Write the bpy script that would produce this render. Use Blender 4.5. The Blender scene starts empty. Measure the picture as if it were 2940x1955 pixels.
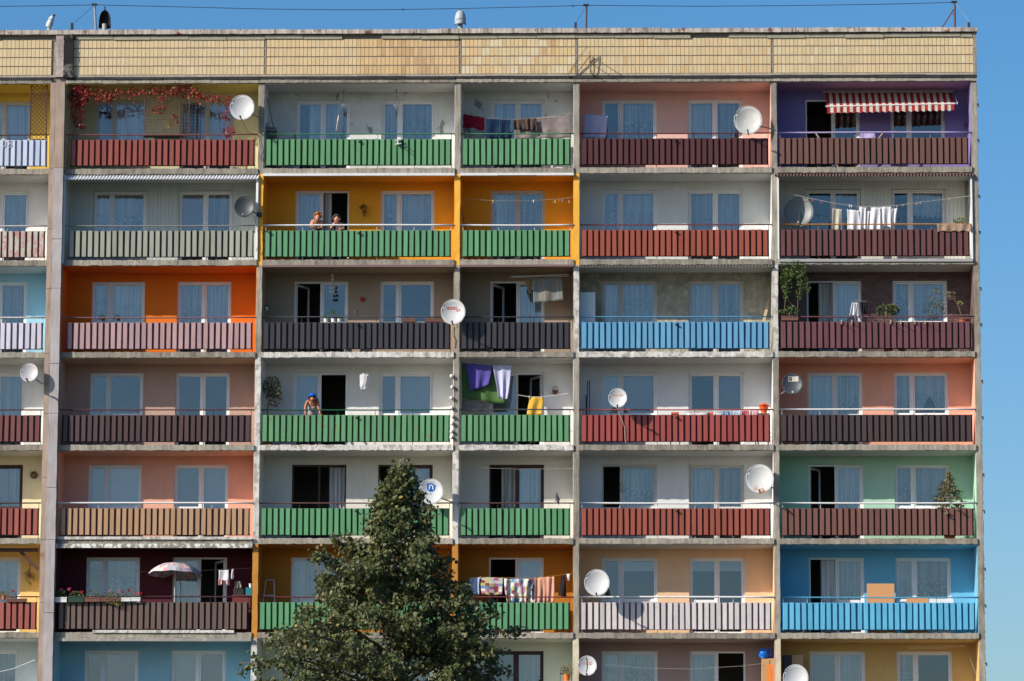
import bpy, bmesh, math, random
import numpy as np
from mathutils import Vector, Matrix, Quaternion
R = random.Random(7)
S = bpy.context.scene
COL = S.collection
# ---------------------------------------------------------------- camera
CAMP = Vector((3.45357, -115.2773, -18.2))
YAW, PIT, ROL, FPX = -0.0298326, 0.1598419, -0.0036358, 11640.0
Ry = Matrix(((math.cos(YAW), -math.sin(YAW), 0), (math.sin(YAW), math.cos(YAW), 0), (0, 0, 1)))
Rp = Matrix(((1, 0, 0), (0, math.cos(PIT), math.sin(PIT)), (0, -math.sin(PIT), math.cos(PIT))))
Rr = Matrix(((math.cos(ROL), 0, -math.sin(ROL)), (0, 1, 0), (math.sin(ROL), 0, math.cos(ROL))))
RC = Rr @ Rp @ Ry                       # rows: right, forward, up
cam = bpy.data.cameras.new("camera"); co = bpy.data.objects.new("camera", cam); COL.objects.link(co)
M3 = Matrix((RC[0], RC[2], -Vector(RC[1]))).transposed()
co.matrix_world = Matrix.Translation(CAMP) @ M3.to_4x4()
cam.sensor_fit = 'HORIZONTAL'; cam.sensor_width = 36; cam.lens = 36 * FPX / 2940
cam.clip_start = 1; cam.clip_end = 9000
S.camera = co
# ---------------------------------------------------------------- sky, sun, exposure
SUN = Vector((1.6, 1.0, -1.02)).normalized()
ELEV = math.asin(-SUN.z)
W = bpy.data.worlds.new("World"); S.world = W; W.use_nodes = True
nt = W.node_tree; nt.nodes.clear()
sky = nt.nodes.new('ShaderNodeTexSky'); sky.sky_type = 'NISHITA'; sky.sun_disc = False
sky.sun_elevation = ELEV; sky.sun_rotation = math.atan2(-SUN.x, -SUN.y)
sky.altitude = 0; sky.air_density = 1.0; sky.dust_density = 1.5; sky.ozone_density = 4.0
bg = nt.nodes.new('ShaderNodeBackground'); bg.inputs[1].default_value = 0.118
wo = nt.nodes.new('ShaderNodeOutputWorld')
sat = nt.nodes.new('ShaderNodeHueSaturation'); sat.inputs['Saturation'].default_value = 1.28
nt.links.new(sky.outputs[0], sat.inputs['Color']); nt.links.new(sat.outputs[0], bg.inputs[0]); nt.links.new(bg.outputs[0], wo.inputs[0])
sl = bpy.data.lights.new("sun", 'SUN'); sl.energy = 5.0; sl.angle = math.radians(0.53); sl.color = (1, .93, .82)
so = bpy.data.objects.new("sun", sl); COL.objects.link(so)
so.rotation_euler = SUN.to_track_quat('-Z', 'Y').to_euler(); so.location = (-60, -60, 60)
S.view_settings.view_transform = 'Standard'; S.view_settings.look = 'None'
S.view_settings.exposure = 0.30; S.view_settings.gamma = 1; S.view_settings.use_curve_mapping = False
S.render.engine = 'CYCLES'
S.cycles.max_bounces = 8; S.cycles.transparent_max_bounces = 12; S.cycles.use_denoising = True
# ---------------------------------------------------------------- pixel -> point at a given depth
CR = {'A1': (0, 0, 3.0158), 'A2': (730, 0, 3.0158), 'A3': (1280, 0, 3.0158), 'A4': (2180, 0, 3.0158),
      'B1': (0, 480, 3.0158), 'B2': (730, 480, 3.0158), 'B3': (1280, 480, 2.4563), 'B4': (2180, 480, 3.0158),
      'C1': (0, 1000, 3.0158), 'C2': (700, 1000, 3.0158), 'C3': (1280, 1000, 2.4563), 'C4': (2180, 1000, 3.0158),
      'D1': (0, 1500, 3.1026), 'D2': (650, 1280, 2.323), 'D3': (1580, 1500, 3.4456), 'D4': (2180, 1480, 3.1026), 'S': (0, 0, 1)}
def P(px, py, Y):
    d = RC.transposed() @ Vector((px - 1470, FPX, 977.5 - py))
    return CAMP + d * ((Y - CAMP.y) / d.y)
def Q(k, x, y, Y):
    ox, oy, s = CR[k]
    return P(ox + x / s, oy + y / s, Y)
# ---------------------------------------------------------------- materials
def lin(c):
    return tuple(((v / 255) / 12.92 if v / 255 <= .04045 else ((v / 255 + .055) / 1.055) ** 2.4) for v in c)
KLIT = 1.24
def alb(c, k=KLIT):
    return tuple(min(.82, v / k) for v in lin(c))
MC = {}
def mat(name, c, rough=.7, dirt=.12, scale=2.0, streak=0.0, dcol=(.12, .11, .1), bump=0.0, bscale=60, spec=.3, rnd=0.0,
        trans=0.0, metal=0.0, raw=False, patch=None, pthr=.55, pscale=4.0):
    """painted / mineral surface: base colour with cloudy dirt, vertical run-off streaks, optional flaking patches"""
    if name in MC: return MC[name]
    m = bpy.data.materials.new(name); m.use_nodes = True; n = m.node_tree; L = n.links.new
    b = n.nodes['Principled BSDF']; col = c if raw else alb(c)
    b.inputs['Roughness'].default_value = rough; b.inputs['Specular IOR Level'].default_value = spec; b.inputs['Metallic'].default_value = metal
    ge = n.nodes.new('ShaderNodeNewGeometry')
    base = n.nodes.new('ShaderNodeRGB'); base.outputs[0].default_value = (*col, 1); cur = base.outputs[0]
    def mix(fac, a, bcol, mode='MIX'):
        x = n.nodes.new('ShaderNodeMix'); x.data_type = 'RGBA'; x.blend_type = mode
        if isinstance(fac, float): x.inputs[0].default_value = fac
        else: L(fac, x.inputs[0])
        L(a, x.inputs[6])
        if isinstance(bcol, tuple): x.inputs[7].default_value = (*bcol[:3], 1)
        else: L(bcol, x.inputs[7])
        return x.outputs[2]
    def noise(sc, det=5, vec=(1, 1, 1), lo=.35, hi=.75, off=0.0):
        mp = n.nodes.new('ShaderNodeMapping'); mp.inputs['Scale'].default_value = vec; mp.inputs['Location'].default_value = (off, off * 2, off)
        L(ge.outputs['Position'], mp.inputs[0])
        t = n.nodes.new('ShaderNodeTexNoise'); t.inputs['Scale'].default_value = sc; t.inputs['Detail'].default_value = det
        t.inputs['Roughness'].default_value = .62
        L(mp.outputs[0], t.inputs[0])
        r = n.nodes.new('ShaderNodeMapRange'); r.inputs[1].default_value = lo; r.inputs[2].default_value = hi; L(t.outputs[0], r.inputs[0])
        return r.outputs[0]
    def scaled(f, k):
        x = n.nodes.new('ShaderNodeMath'); x.operation = 'MULTIPLY'; L(f, x.inputs[0]); x.inputs[1].default_value = k; return x.outputs[0]
    if rnd:
        oi = n.nodes.new('ShaderNodeObjectInfo'); a = n.nodes.new('ShaderNodeMath'); a.operation = 'ADD'
        L(oi.outputs['Random'], a.inputs[0]); L(ge.outputs['Random Per Island'], a.inputs[1])
        fr = n.nodes.new('ShaderNodeMath'); fr.operation = 'FRACT'; L(a.outputs[0], fr.inputs[0])
        r = n.nodes.new('ShaderNodeMapRange'); r.inputs[3].default_value = 1 - rnd; r.inputs[4].default_value = 1 + rnd; L(fr.outputs[0], r.inputs[0])
        cc = n.nodes.new('ShaderNodeCombineColor')
        for i in range(3): L(r.outputs[0], cc.inputs[i])
        cur = mix(1.0, cur, cc.outputs[0], 'MULTIPLY')
    if patch is not None:
        f = noise(pscale, 8, (1, 1, .7), pthr - .02, pthr + .02, 3.1)
        cur = mix(f, cur, alb(patch))
    if dirt: cur = mix(scaled(noise(scale, 7), dirt), cur, dcol)
    if streak: cur = mix(scaled(noise(7, 6, (1.6, 1.6, .16), .45, .72, 7.7), streak), cur, dcol)
    L(cur, b.inputs['Base Color'])
    if bump:
        t = n.nodes.new('ShaderNodeTexNoise'); t.inputs['Scale'].default_value = bscale; t.inputs['Detail'].default_value = 4
        L(ge.outputs['Position'], t.inputs[0])
        bp = n.nodes.new('ShaderNodeBump'); bp.inputs['Strength'].default_value = bump; bp.inputs['Distance'].default_value = .02
        L(t.outputs[0], bp.inputs['Height']); L(bp.outputs[0], b.inputs['Normal'])
    if trans:
        tr = n.nodes.new('ShaderNodeBsdfTranslucent'); L(cur, tr.inputs[0]); mx = n.nodes.new('ShaderNodeMixShader'); mx.inputs[0].default_value = trans
        L(b.outputs[0], mx.inputs[1]); L(tr.outputs[0], mx.inputs[2]); L(mx.outputs[0], n.nodes['Material Output'].inputs[0])
    MC[name] = m; return m
def glass_mat():
    m = bpy.data.materials.new('pane glass'); m.use_nodes = True; n = m.node_tree; L = n.links.new; n.nodes.clear()
    o = n.nodes.new('ShaderNodeOutputMaterial'); mx = n.nodes.new('ShaderNodeMixShader')
    g = n.nodes.new('ShaderNodeBsdfGlossy'); g.inputs['Roughness'].default_value = .015; g.inputs[0].default_value = (.86, .95, 1, 1)
    t = n.nodes.new('ShaderNodeBsdfTransparent'); t.inputs[0].default_value = (.93, .95, .95, 1)
    lw = n.nodes.new('ShaderNodeFresnel'); lw.inputs[0].default_value = 1.5
    ml = n.nodes.new('ShaderNodeMath'); ml.operation = 'MULTIPLY_ADD'; ml.inputs[1].default_value = 1.6; ml.inputs[2].default_value = .10
    ml.use_clamp = True
    ge = n.nodes.new('ShaderNodeNewGeometry'); ns = n.nodes.new('ShaderNodeTexNoise'); ns.inputs['Scale'].default_value = 1.7
    bp = n.nodes.new('ShaderNodeBump'); bp.inputs['Strength'].default_value = .09; bp.inputs['Distance'].default_value = .05
    L(ge.outputs['Position'], ns.inputs[0]); L(ns.outputs[0], bp.inputs['Height']); L(bp.outputs[0], g.inputs['Normal'])
    L(lw.outputs[0], ml.inputs[0]); L(ml.outputs[0], mx.inputs[0]); L(t.outputs[0], mx.inputs[1]); L(g.outputs[0], mx.inputs[2]); L(mx.outputs[0], o.inputs[0])
    return m
def lace_mat(name, c, opac, seed, pattern=True):
    """net curtain: denser and thinner folds, and a patterned lace border low down"""
    m = bpy.data.materials.new(name); m.use_nodes = True; n = m.node_tree; L = n.links.new; n.nodes.clear()
    o = n.nodes.new('ShaderNodeOutputMaterial'); ge = n.nodes.new('ShaderNodeNewGeometry'); tc = n.nodes.new('ShaderNodeTexCoord')
    d = n.nodes.new('ShaderNodeBsdfDiffuse'); d.inputs[0].default_value = (*c, 1)
    tl = n.nodes.new('ShaderNodeBsdfTranslucent'); tl.inputs[0].default_value = (*c, 1)
    a = n.nodes.new('ShaderNodeMixShader'); a.inputs[0].default_value = .25; L(d.outputs[0], a.inputs[1]); L(tl.outputs[0], a.inputs[2])
    t = n.nodes.new('ShaderNodeBsdfTransparent'); mx = n.nodes.new('ShaderNodeMixShader')
    def M(op, x, y):
        k = n.nodes.new('ShaderNodeMath'); k.operation = op
        for i, v in enumerate((x, y)):
            if isinstance(v, (int, float)): k.inputs[i].default_value = v
            else: L(v, k.inputs[i])
        return k.outputs[0]
    def rng_(v, lo, hi, o0, o1):
        r = n.nodes.new('ShaderNodeMapRange'); r.inputs[1].default_value = lo; r.inputs[2].default_value = hi; r.inputs[3].default_value = o0; r.inputs[4].default_value = o1; L(v, r.inputs[0]); return r.outputs[0]
    mp = n.nodes.new('ShaderNodeMapping'); mp.inputs['Scale'].default_value = (15, 1, .35); mp.inputs['Location'].default_value = (seed * 3.1, 0, seed); L(ge.outputs['Position'], mp.inputs[0])
    fo = n.nodes.new('ShaderNodeTexNoise'); fo.inputs['Scale'].default_value = 1; fo.inputs['Detail'].default_value = 3; L(mp.outputs[0], fo.inputs[0])
    op = rng_(fo.outputs[0], .38, .62, opac - .22, opac + .2)
    if pattern:
        vo = n.nodes.new('ShaderNodeTexVoronoi'); vo.inputs['Scale'].default_value = 9 + 3 * seed; L(ge.outputs['Position'], vo.inputs[0])
        sp = n.nodes.new('ShaderNodeSeparateXYZ'); L(tc.outputs['Generated'], sp.inputs[0])
        bd = rng_(sp.outputs[2], (.42, .2, .6, .5)[seed % 4], (.62, .5, .75, .52)[seed % 4], 1, .12)
        mo = M('MULTIPLY', rng_(vo.outputs[0], .2, .5, .3, -.18), bd)
        op = M('ADD', op, mo)
    L(op, mx.inputs[0]); L(t.outputs[0], mx.inputs[1]); L(a.outputs[0], mx.inputs[2]); L(mx.outputs[0], o.inputs[0])
    return m
# ---------------------------------------------------------------- objects
WL = {}
def tag(o, label=None, cat=None, group=None, kind=None):
    if label: o['label'] = label
    if cat: o['category'] = cat
    if group: o['group'] = group
    if kind: o['kind'] = kind
    return o
def link(o, w, parent=None):
    COL.objects.link(o); o.location = w; WL[o.name] = Vector(w)
    if parent is not None:
        o.parent = parent; o.matrix_parent_inverse = Matrix.Translation(-WL[parent.name])
    return o
def thing(name, label, cat, loc, group=None, kind=None):
    o = bpy.data.objects.new(name, None); o.empty_display_size = .2
    link(o, loc); return tag(o, label, cat, group, kind)
def inst(name, me, loc, parent):
    return link(bpy.data.objects.new(name, me), loc, parent)
class MB:
    def __init__(s): s.v = []; s.f = []; s.mi = []; s.cur = 0
    def add(s, vs, fs):
        k = len(s.v); s.v += [tuple(a) for a in vs]; s.f += [tuple(i + k for i in f) for f in fs]; s.mi += [s.cur] * len(fs); return s
    def box(s, x0, x1, y0, y1, z0, z1):
        return s.add([(x0, y0, z0), (x1, y0, z0), (x1, y1, z0), (x0, y1, z0), (x0, y0, z1), (x1, y0, z1), (x1, y1, z1), (x0, y1, z1)],
                     [(0, 3, 2, 1), (4, 5, 6, 7), (0, 1, 5, 4), (1, 2, 6, 5), (2, 3, 7, 6), (3, 0, 4, 7)])
    def bar(s, a, b, w, h=None):
        """square bar from a to b"""
        a, b = Vector(a), Vector(b); d = (b - a).normalized(); h = h or w
        u = d.cross(Vector((0, 1, 0)));
        if u.length < .1: u = d.cross(Vector((1, 0, 0)))
        u.normalize(); v = d.cross(u).normalized(); r = []
        for p in (a, b):
            for i, j in ((-1, -1), (1, -1), (1, 1), (-1, 1)): r.append(p + u * i * w / 2 + v * j * h / 2)
        return s.add(r, [(3, 2, 1, 0), (4, 5, 6, 7), (0, 1, 5, 4), (1, 2, 6, 5), (2, 3, 7, 6), (3, 0, 4, 7)])
    def tube(s, pts, r, n=6, cap=True):
        pts = [Vector(p) for p in pts]; rr = r if isinstance(r, (list, tuple)) else [r] * len(pts); vs = []; fs = []
        for i, p in enumerate(pts):
            d = (pts[min(i + 1, len(pts) - 1)] - pts[max(i - 1, 0)])
            d = d.normalized() if d.length > 1e-9 else Vector((0, 0, 1))
            u = d.orthogonal().normalized() if abs(d.z) > .9 else d.cross(Vector((0, 0, 1))).normalized(); v = d.cross(u)
            for k in range(n):
                a = 2 * math.pi * k / n; vs.append(p + (u * math.cos(a) + v * math.sin(a)) * rr[i])
        for i in range(len(pts) - 1):
            for k in range(n):
                fs.append((i * n + k, i * n + (k + 1) % n, (i + 1) * n + (k + 1) % n, (i + 1) * n + k))
        if cap: fs += [tuple(range(n)), tuple(range((len(pts) - 1) * n, len(pts) * n))]
        return s.add(vs, fs)
    def lathe(s, c, prof, n=14):
        c = Vector(c); vs = []; fs = []
        for r, z in prof:
            for k in range(n):
                a = 2 * math.pi * k / n; vs.append(c + Vector((r * math.cos(a), r * math.sin(a), z)))
        for i in range(len(prof) - 1):
            for k in range(n): fs.append((i * n + k, i * n + (k + 1) % n, (i + 1) * n + (k + 1) % n, (i + 1) * n + k))
        fs += [tuple(range(n)), tuple(range((len(prof) - 1) * n, len(prof) * n))]
        return s.add(vs, fs)
    def ball(s, c, r, n=8, m=5, sq=(1, 1, 1)):
        c = Vector(c)
        prof = [(max(.001, math.sin(math.pi * i / m)), -math.cos(math.pi * i / m)) for i in range(m + 1)]
        vs = []; fs = []
        for pr, z in prof:
            for k in range(n):
                a = 2 * math.pi * k / n; vs.append(c + Vector((pr * math.cos(a) * sq[0], pr * math.sin(a) * sq[1], z * sq[2])) * r)
        for i in range(m):
            for k in range(n): fs.append((i * n + k, i * n + (k + 1) % n, (i + 1) * n + (k + 1) % n, (i + 1) * n + k))
        return s.add(vs, fs)
    def grid(s, fn, nu, nv):
        vs = [fn(i / nu, j / nv) for j in range(nv + 1) for i in range(nu + 1)]
        fs = [(j * (nu + 1) + i, j * (nu + 1) + i + 1, (j + 1) * (nu + 1) + i + 1, (j + 1) * (nu + 1) + i) for j in range(nv) for i in range(nu)]
        return s.add(vs, fs)
    def leaves(s, pts, size, droop=.4, rng=R, tall=1.0):
        for p in pts:
            q = Quaternion((rng.gauss(0, 1), rng.gauss(0, 1), rng.gauss(0, 1), rng.gauss(0, 1))).normalized(); z = size * rng.uniform(.6, 1.25)
            vs = [Vector(p) + q @ Vector(a) * z for a in ((0, -.5 * tall, 0), (.36, 0, .1), (0, .55 * tall, -droop * .3), (-.36, 0, .1))]
            s.add(vs, [(0, 1, 2), (0, 2, 3)])
        return s
    def build(s, name, m, parent=None, smooth=False, solid=0, label=None, kind=None, bevel=0):
        v = np.array(s.v, dtype=float).reshape(-1, 3)
        c = np.array([(v[:, 0].min() + v[:, 0].max()) / 2, (v[:, 1].min() + v[:, 1].max()) / 2, v[:, 2].min()])
        me = bpy.data.meshes.new(name); me.from_pydata((v - c).tolist(), [], s.f)
        for x in (m if isinstance(m, (list, tuple)) else [m]): me.materials.append(x)
        if max(s.mi, default=0): me.polygons.foreach_set('material_index', s.mi)
        if smooth: me.polygons.foreach_set('use_smooth', [True] * len(s.f))
        o = bpy.data.objects.new(name, me); link(o, Vector(c), parent)
        if solid:
            md = o.modifiers.new('thickness', 'SOLIDIFY'); md.thickness = solid; md.offset = 0
        if bevel:
            md = o.modifiers.new('edges', 'BEVEL'); md.width = bevel; md.segments = 1; md.limit_method = 'ANGLE'
        return tag(o, label, None, None, kind)
def rough_beam(axis, a0, a1, x0, x1, y0, y1, n, j, rng):
    """a concrete member running along 'x' or 'z' whose arrises are worn and uneven"""
    mb = MB(); vs = []; fs = []
    for i in range(n + 1):
        t = a0 + (a1 - a0) * i / n; g = lambda k=1: rng.uniform(-j, j) * k
        if axis == 'x': ring = [(t, y0 + g(.5), x0 + g()), (t, y1, x0), (t, y1, x1), (t, y0 + g(.5), x1 + g())]
        else: ring = [(x0 + g(), y0 + g(.5), t), (x1 + g(), y0 + g(.5), t), (x1, y1, t), (x0, y1, t)]
        vs += ring
        if i: fs += [((i - 1) * 4 + k, (i - 1) * 4 + (k + 1) % 4, i * 4 + (k + 1) % 4, i * 4 + k) for k in range(4)]
    fs += [(0, 1, 2, 3), (n * 4 + 3, n * 4 + 2, n * 4 + 1, n * 4)]
    return mb.add(vs, fs)
# ================================================================ THE BUILDING
Z0, H, TH, DEP = 8.0007, 2.7, .16, 1.2
zb = lambda k: Z0 - H * k                       # underside of slab k (slab 0 is the roof slab)
floor_z = lambda r: zb(r) + TH
ceil_z = lambda r: zb(r - 1)
GZ = -19.9
FW = .157
PR = (P(184.3, 490, 0).x + P(156.5, 1827, 0).x) / 2
PL = (P(143.5, 485, -.2).x + P(106, 1830, -.2).x) / 2
XF = [PL - 5.7 - FW, None, -7.3886, -1.6636, 1.79, 7.5206, 13.3036]
XEND = XF[6] + FW
BAY = [(PL - 5.7, PL), (PR, XF[2]), (XF[2] + FW, XF[3]), (XF[3] + FW, XF[4]), (XF[4] + FW, XF[5]), (XF[5] + FW, XF[6])]
ground_m = mat('ground', (.06, .065, .045), raw=True, dirt=.4, scale=.05, rough=.95)
g = MB(); N_ = 48
g.add([(3 + 6000 * math.cos(2 * math.pi * i / N_), -60 + 6000 * math.sin(2 * math.pi * i / N_), GZ) for i in range(N_)], [tuple(range(N_))])
gr = g.build('ground', ground_m); tag(gr, kind='structure')
CONC = mat('concrete', (182, 174, 160), rough=.9, dirt=.5, scale=1.3, streak=.6, dcol=(.07, .06, .05), bump=.5, bscale=25)
CONC2 = mat('concrete dark', (170, 162, 148), rough=.9, dirt=.65, scale=2.2, streak=.6, dcol=(.06, .05, .045), bump=.6, bscale=25)
CONCW = mat('concrete white flaking', (232, 228, 222), rough=.9, dirt=.35, scale=1.5, streak=.35, bump=.5, bscale=25, patch=(186, 180, 172), pthr=.54, pscale=6)
CREAM = mat('concrete cream', (226, 214, 186), rough=.9, dirt=.25, scale=2, streak=.3, bump=.3)
YELF = mat('fin yellow', (250, 186, 70), rough=.8, dirt=.12, streak=.1)
OCHF = mat('fin ochre', (205, 140, 48), rough=.8, dirt=.2, streak=.15)
RUST = mat('pilaster sheet', (190, 184, 186), rough=.75, dirt=.4, scale=1.2, streak=.45, dcol=(.18, .13, .10), bump=.2, patch=(172, 140, 116), pthr=.68, pscale=2.2)
RUST2 = mat('pilaster sheet brown', (182, 162, 148), rough=.75, dirt=.45, scale=1.5, streak=.6, dcol=(.15, .10, .07), bump=.2, patch=(160, 120, 94), pthr=.63, pscale=2.5)
BLACKP = mat('weathered dark pier', (128, 120, 120), rough=.9, dirt=.3, scale=2, streak=.9, dcol=(.02, .02, .02), bump=.5, bscale=20, patch=(34, 30, 30), pthr=.43, pscale=3.3)
DARK = mat('near black', (42, 40, 42), rough=.8, dirt=.3)
CAPM = mat('parapet cap', (214, 203, 192), rough=.6, dirt=.5, scale=4, streak=.95, dcol=(.05, .035, .03), bump=.2, patch=(150, 84, 56), pthr=.60, pscale=4)
BAND = mat('parapet band', (172, 166, 146), rough=.7, dirt=.3, scale=2, streak=.3)
GROUT = mat('grout', (160, 142, 130), rough=.95, dirt=.4, scale=3)
B = thing('apartment_building', 'large-panel block of flats with colourful balconies and a yellow tiled parapet', 'building', (0, 6, GZ))
fin_m = {(2, 2): YELF, (2, 4): CONCW, (2, 5): CONCW, (2, 6): OCHF, (2, 7): CONCW, (3, 2): YELF, (3, 5): CONCW, (3, 6): OCHF,
         (4, 2): YELF, (4, 3): CONCW, (5, 3): CONCW, (4, 7): CREAM, (5, 7): CREAM, (4, 4): CONC, (3, 3): CONC}
for fi in (0, 2, 3, 4, 5, 6):
    for r in range(1, 8):
        t = rough_beam('z', zb(r), zb(r - 1) - .002, XF[fi], XF[fi] + FW, 0, DEP, 14, .008, R)
        t.build('dividing_wall', fin_m.get((fi, r), CONC if (fi + r) % 3 else CONC2), B)
for r in range(0, 8):
    for c in range(6):
        a, b = BAY[c]
        m = CONCW if (r, c) in ((3, 4), (4, 2), (4, 3), (3, 2)) else (CONC if (r * 5 + c) % 2 else CONC2)
        if r == 0: continue
        rough_beam('x', a + .002, b - .002, zb(r), zb(r) + TH, -.045, DEP + .2, 60 if b - a > 4 else 36, .011, R).build('floor_slab', m, B)
# pilaster: two sheet-metal strips with joints, front 0.25 m proud
zt = zb(0)
seam = PL + (PR - PL) * .36
zj = [zt, zt - 2.55, zt - 4.35, zt - 6.1, zt - 8.0, zt - 9.75, zt - 11.6, zt - 13.4, zt - 15.2, zt - 17.5, GZ]
for i in range(len(zj) - 1):
    rough_beam('z', zj[i + 1] + .006, zj[i] - .006, PL, seam - .005, -.2, .3, 6, .006, R).build('pilaster_sheet', RUST2, B)
    rough_beam('z', zj[i + 1] + .006 - .3 * (i % 2), zj[i] - .006 - .3 * ((i + 1) % 2 if i else 0), seam + .005, PR, -.25 - .012 * (i % 2), .3, 6, .006, R).build('pilaster_sheet', RUST if i else RUST2, B)
MB().box(PL + .01, PR - .01, .3, 12, GZ, zt).build('pilaster_core', CONC2, B)
# ---- wall colours (as they look in the sun)
WC = {(1, 0): (238, 205, 95), (1, 1): (228, 220, 178), (1, 2): (240, 240, 238), (1, 3): (238, 238, 236), (1, 4): (250, 200, 186), (1, 5): (148, 134, 192),
      (2, 0): (244, 242, 238), (2, 1): (214, 220, 216), (2, 2): (255, 178, 48), (2, 3): (255, 178, 48), (2, 4): (240, 242, 240), (2, 5): (236, 236, 228),
      (3, 0): (176, 222, 240), (3, 1): (244, 126, 30), (3, 2): (176, 156, 136), (3, 3): (176, 156, 136), (3, 4): (186, 188, 172), (3, 5): (120, 94, 92),
      (4, 0): (238, 238, 236), (4, 1): (205, 170, 155), (4, 2): (246, 244, 240), (4, 3): (242, 240, 238), (4, 4): (244, 244, 244), (4, 5): (252, 186, 160),
      (5, 0): (244, 230, 196), (5, 1): (250, 186, 160), (5, 2): (238, 234, 222), (5, 3): (236, 232, 222), (5, 4): (244, 244, 242), (5, 5): (188, 228, 202),
      (6, 0): (246, 210, 136), (6, 1): (92, 34, 46), (6, 2): (200, 130, 44), (6, 3): (200, 130, 44), (6, 4): (255, 212, 170), (6, 5): (120, 196, 230),
      (7, 0): (226, 236, 236), (7, 1): (158, 206, 226), (7, 2): (226, 231, 212), (7, 3): (226, 231, 212), (7, 4): (186, 158, 152), (7, 5): (226, 188, 122)}
CC = {(1, 1): (236, 216, 130), (1, 4): (252, 204, 190), (1, 5): (190, 150, 190), (1, 0): (240, 206, 90), (2, 2): (255, 178, 48), (2, 3): (255, 178, 48), (3, 1): (255, 128, 20),
      (3, 2): (176, 156, 130), (3, 3): (176, 156, 130), (4, 1): (214, 184, 156), (4, 5): (252, 190, 160), (5, 1): (250, 196, 168), (6, 1): (92, 34, 46), (6, 2): (200, 130, 44),
      (6, 3): (200, 130, 44), (6, 5): (130, 205, 236), (6, 0): (246, 214, 150), (7, 1): (178, 212, 222), (7, 5): (226, 196, 140), (7, 4): (190, 170, 160)}
WINX = [[(P(-75, 650, 1.2).x, P(82, 650, 1.2).x, 'E')],
        [(P(267.5, 650, 1.2).x, P(419.5, 650, 1.2).x, 'N'), (P(511.6, 650, 1.2).x, P(666.5, 650, 1.2).x, 'E')],
        [(P(847, 650, 1.2).x, P(1001.5, 650, 1.2).x, 'E'), (P(1092, 650, 1.2).x, P(1247, 650, 1.2).x, 'N')],
        [(P(1408, 650, 1.2).x, P(1563.5, 650, 1.2).x, 'E')],
        [(P(1727.5, 650, 1.2).x, P(1885.5, 650, 1.2).x, 'N'), (P(1975, 650, 1.2).x, P(2133, 650, 1.2).x, 'E')],
        [(P(2314.5, 650, 1.2).x, P(2471, 650, 1.2).x, 'E'), (P(2559.7, 650, 1.2).x, P(2716.5, 650, 1.2).x, 'N')]]
ST = {(1, 0): ['Tt'], (1, 1): ['dc', 'cc'], (1, 2): ['hc', 'cc'], (1, 3): ['cc'], (1, 4): ['dc', 'cc'], (1, 5): ['od', 'dd'],
      (2, 0): ['cc'], (2, 1): ['cc', 'bc'], (2, 2): ['cq', 'cc'], (2, 3): ['cc'], (2, 4): ['cc', 'cc'], (2, 5): ['dc', 'dk'],
      (3, 0): ['cc'], (3, 1): ['cc', 'cc'], (3, 2): ['Ld', 'dd'], (3, 3): ['Lc'], (3, 4): ['cc', 'cc'], (3, 5): ['pc', 'cc'],
      (4, 0): ['cc'], (4, 1): ['dd', 'dd'], (4, 2): ['bo', 'bb'], (4, 3): ['bR'], (4, 4): ['bb', 'db'], (4, 5): ['cc', 'ca'],
      (5, 0): ['dc'], (5, 1): ['bb', 'bb'], (5, 2): ['oq', 'oc'], (5, 3): ['pc'], (5, 4): ['oc', 'cc'], (5, 5): ['Lc', 'cc'],
      (6, 0): ['kk'], (6, 1): ['dc', 'cR'], (6, 2): ['cc', 'dd'], (6, 3): ['ob'], (6, 4): ['ds', 'ss'], (6, 5): ['pc', 'cc'],
      (7, 0): ['bc'], (7, 1): ['db', 'bb'], (7, 2): ['cc', 'cc'], (7, 3): ['dc'], (7, 4): ['cc', 'co'], (7, 5): ['bc', 'cd']}
WFRAME = mat('window frame white', (.8, .8, .8), raw=True, rough=.5, dirt=.04)
WFRAMEG = mat('window frame greyed', (226, 222, 218), rough=.6, dirt=.2)
WFRAMEB = mat('window frame brown', (74, 50, 46), rough=.55, dirt=.1)
SILL = mat('sill', (226, 226, 224), rough=.6, dirt=.2)
GLASS = glass_mat()
LACE = [lace_mat('lace %d' % i, (.86, .86, .84), (.66, .90, .76, .96)[i], i) for i in range(4)]
DRAPE = lace_mat('drape', (.66, .66, .68), .85, 5, False)
BLIND = mat('roller blind', (206, 204, 206), rough=.8, dirt=.1); BLIND2 = mat('roller blind grey', (166, 160, 160), rough=.8, dirt=.1)
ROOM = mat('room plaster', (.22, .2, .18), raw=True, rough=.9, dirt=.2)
def pick_frame(r, c): return WFRAMEB if (r, c) in ((5, 2), (5, 3), (5, 0), (7, 3)) else (WFRAMEG if (r, c) in ((1, 0), (1, 1), (5, 4), (3, 4), (2, 3)) else WFRAME)
def ring(mb, x0, x1, z0, z1, w, y0, y1):
    mb.box(x0, x0 + w, y0, y1, z0, z1); mb.box(x1 - w, x1, y0, y1, z0, z1)
    mb.box(x0 + w, x1 - w, y0 + .002, y1 - .002, z1 - w, z1); mb.box(x0 + w, x1 - w, y0 + .002, y1 - .002, z0, z0 + w)
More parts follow.
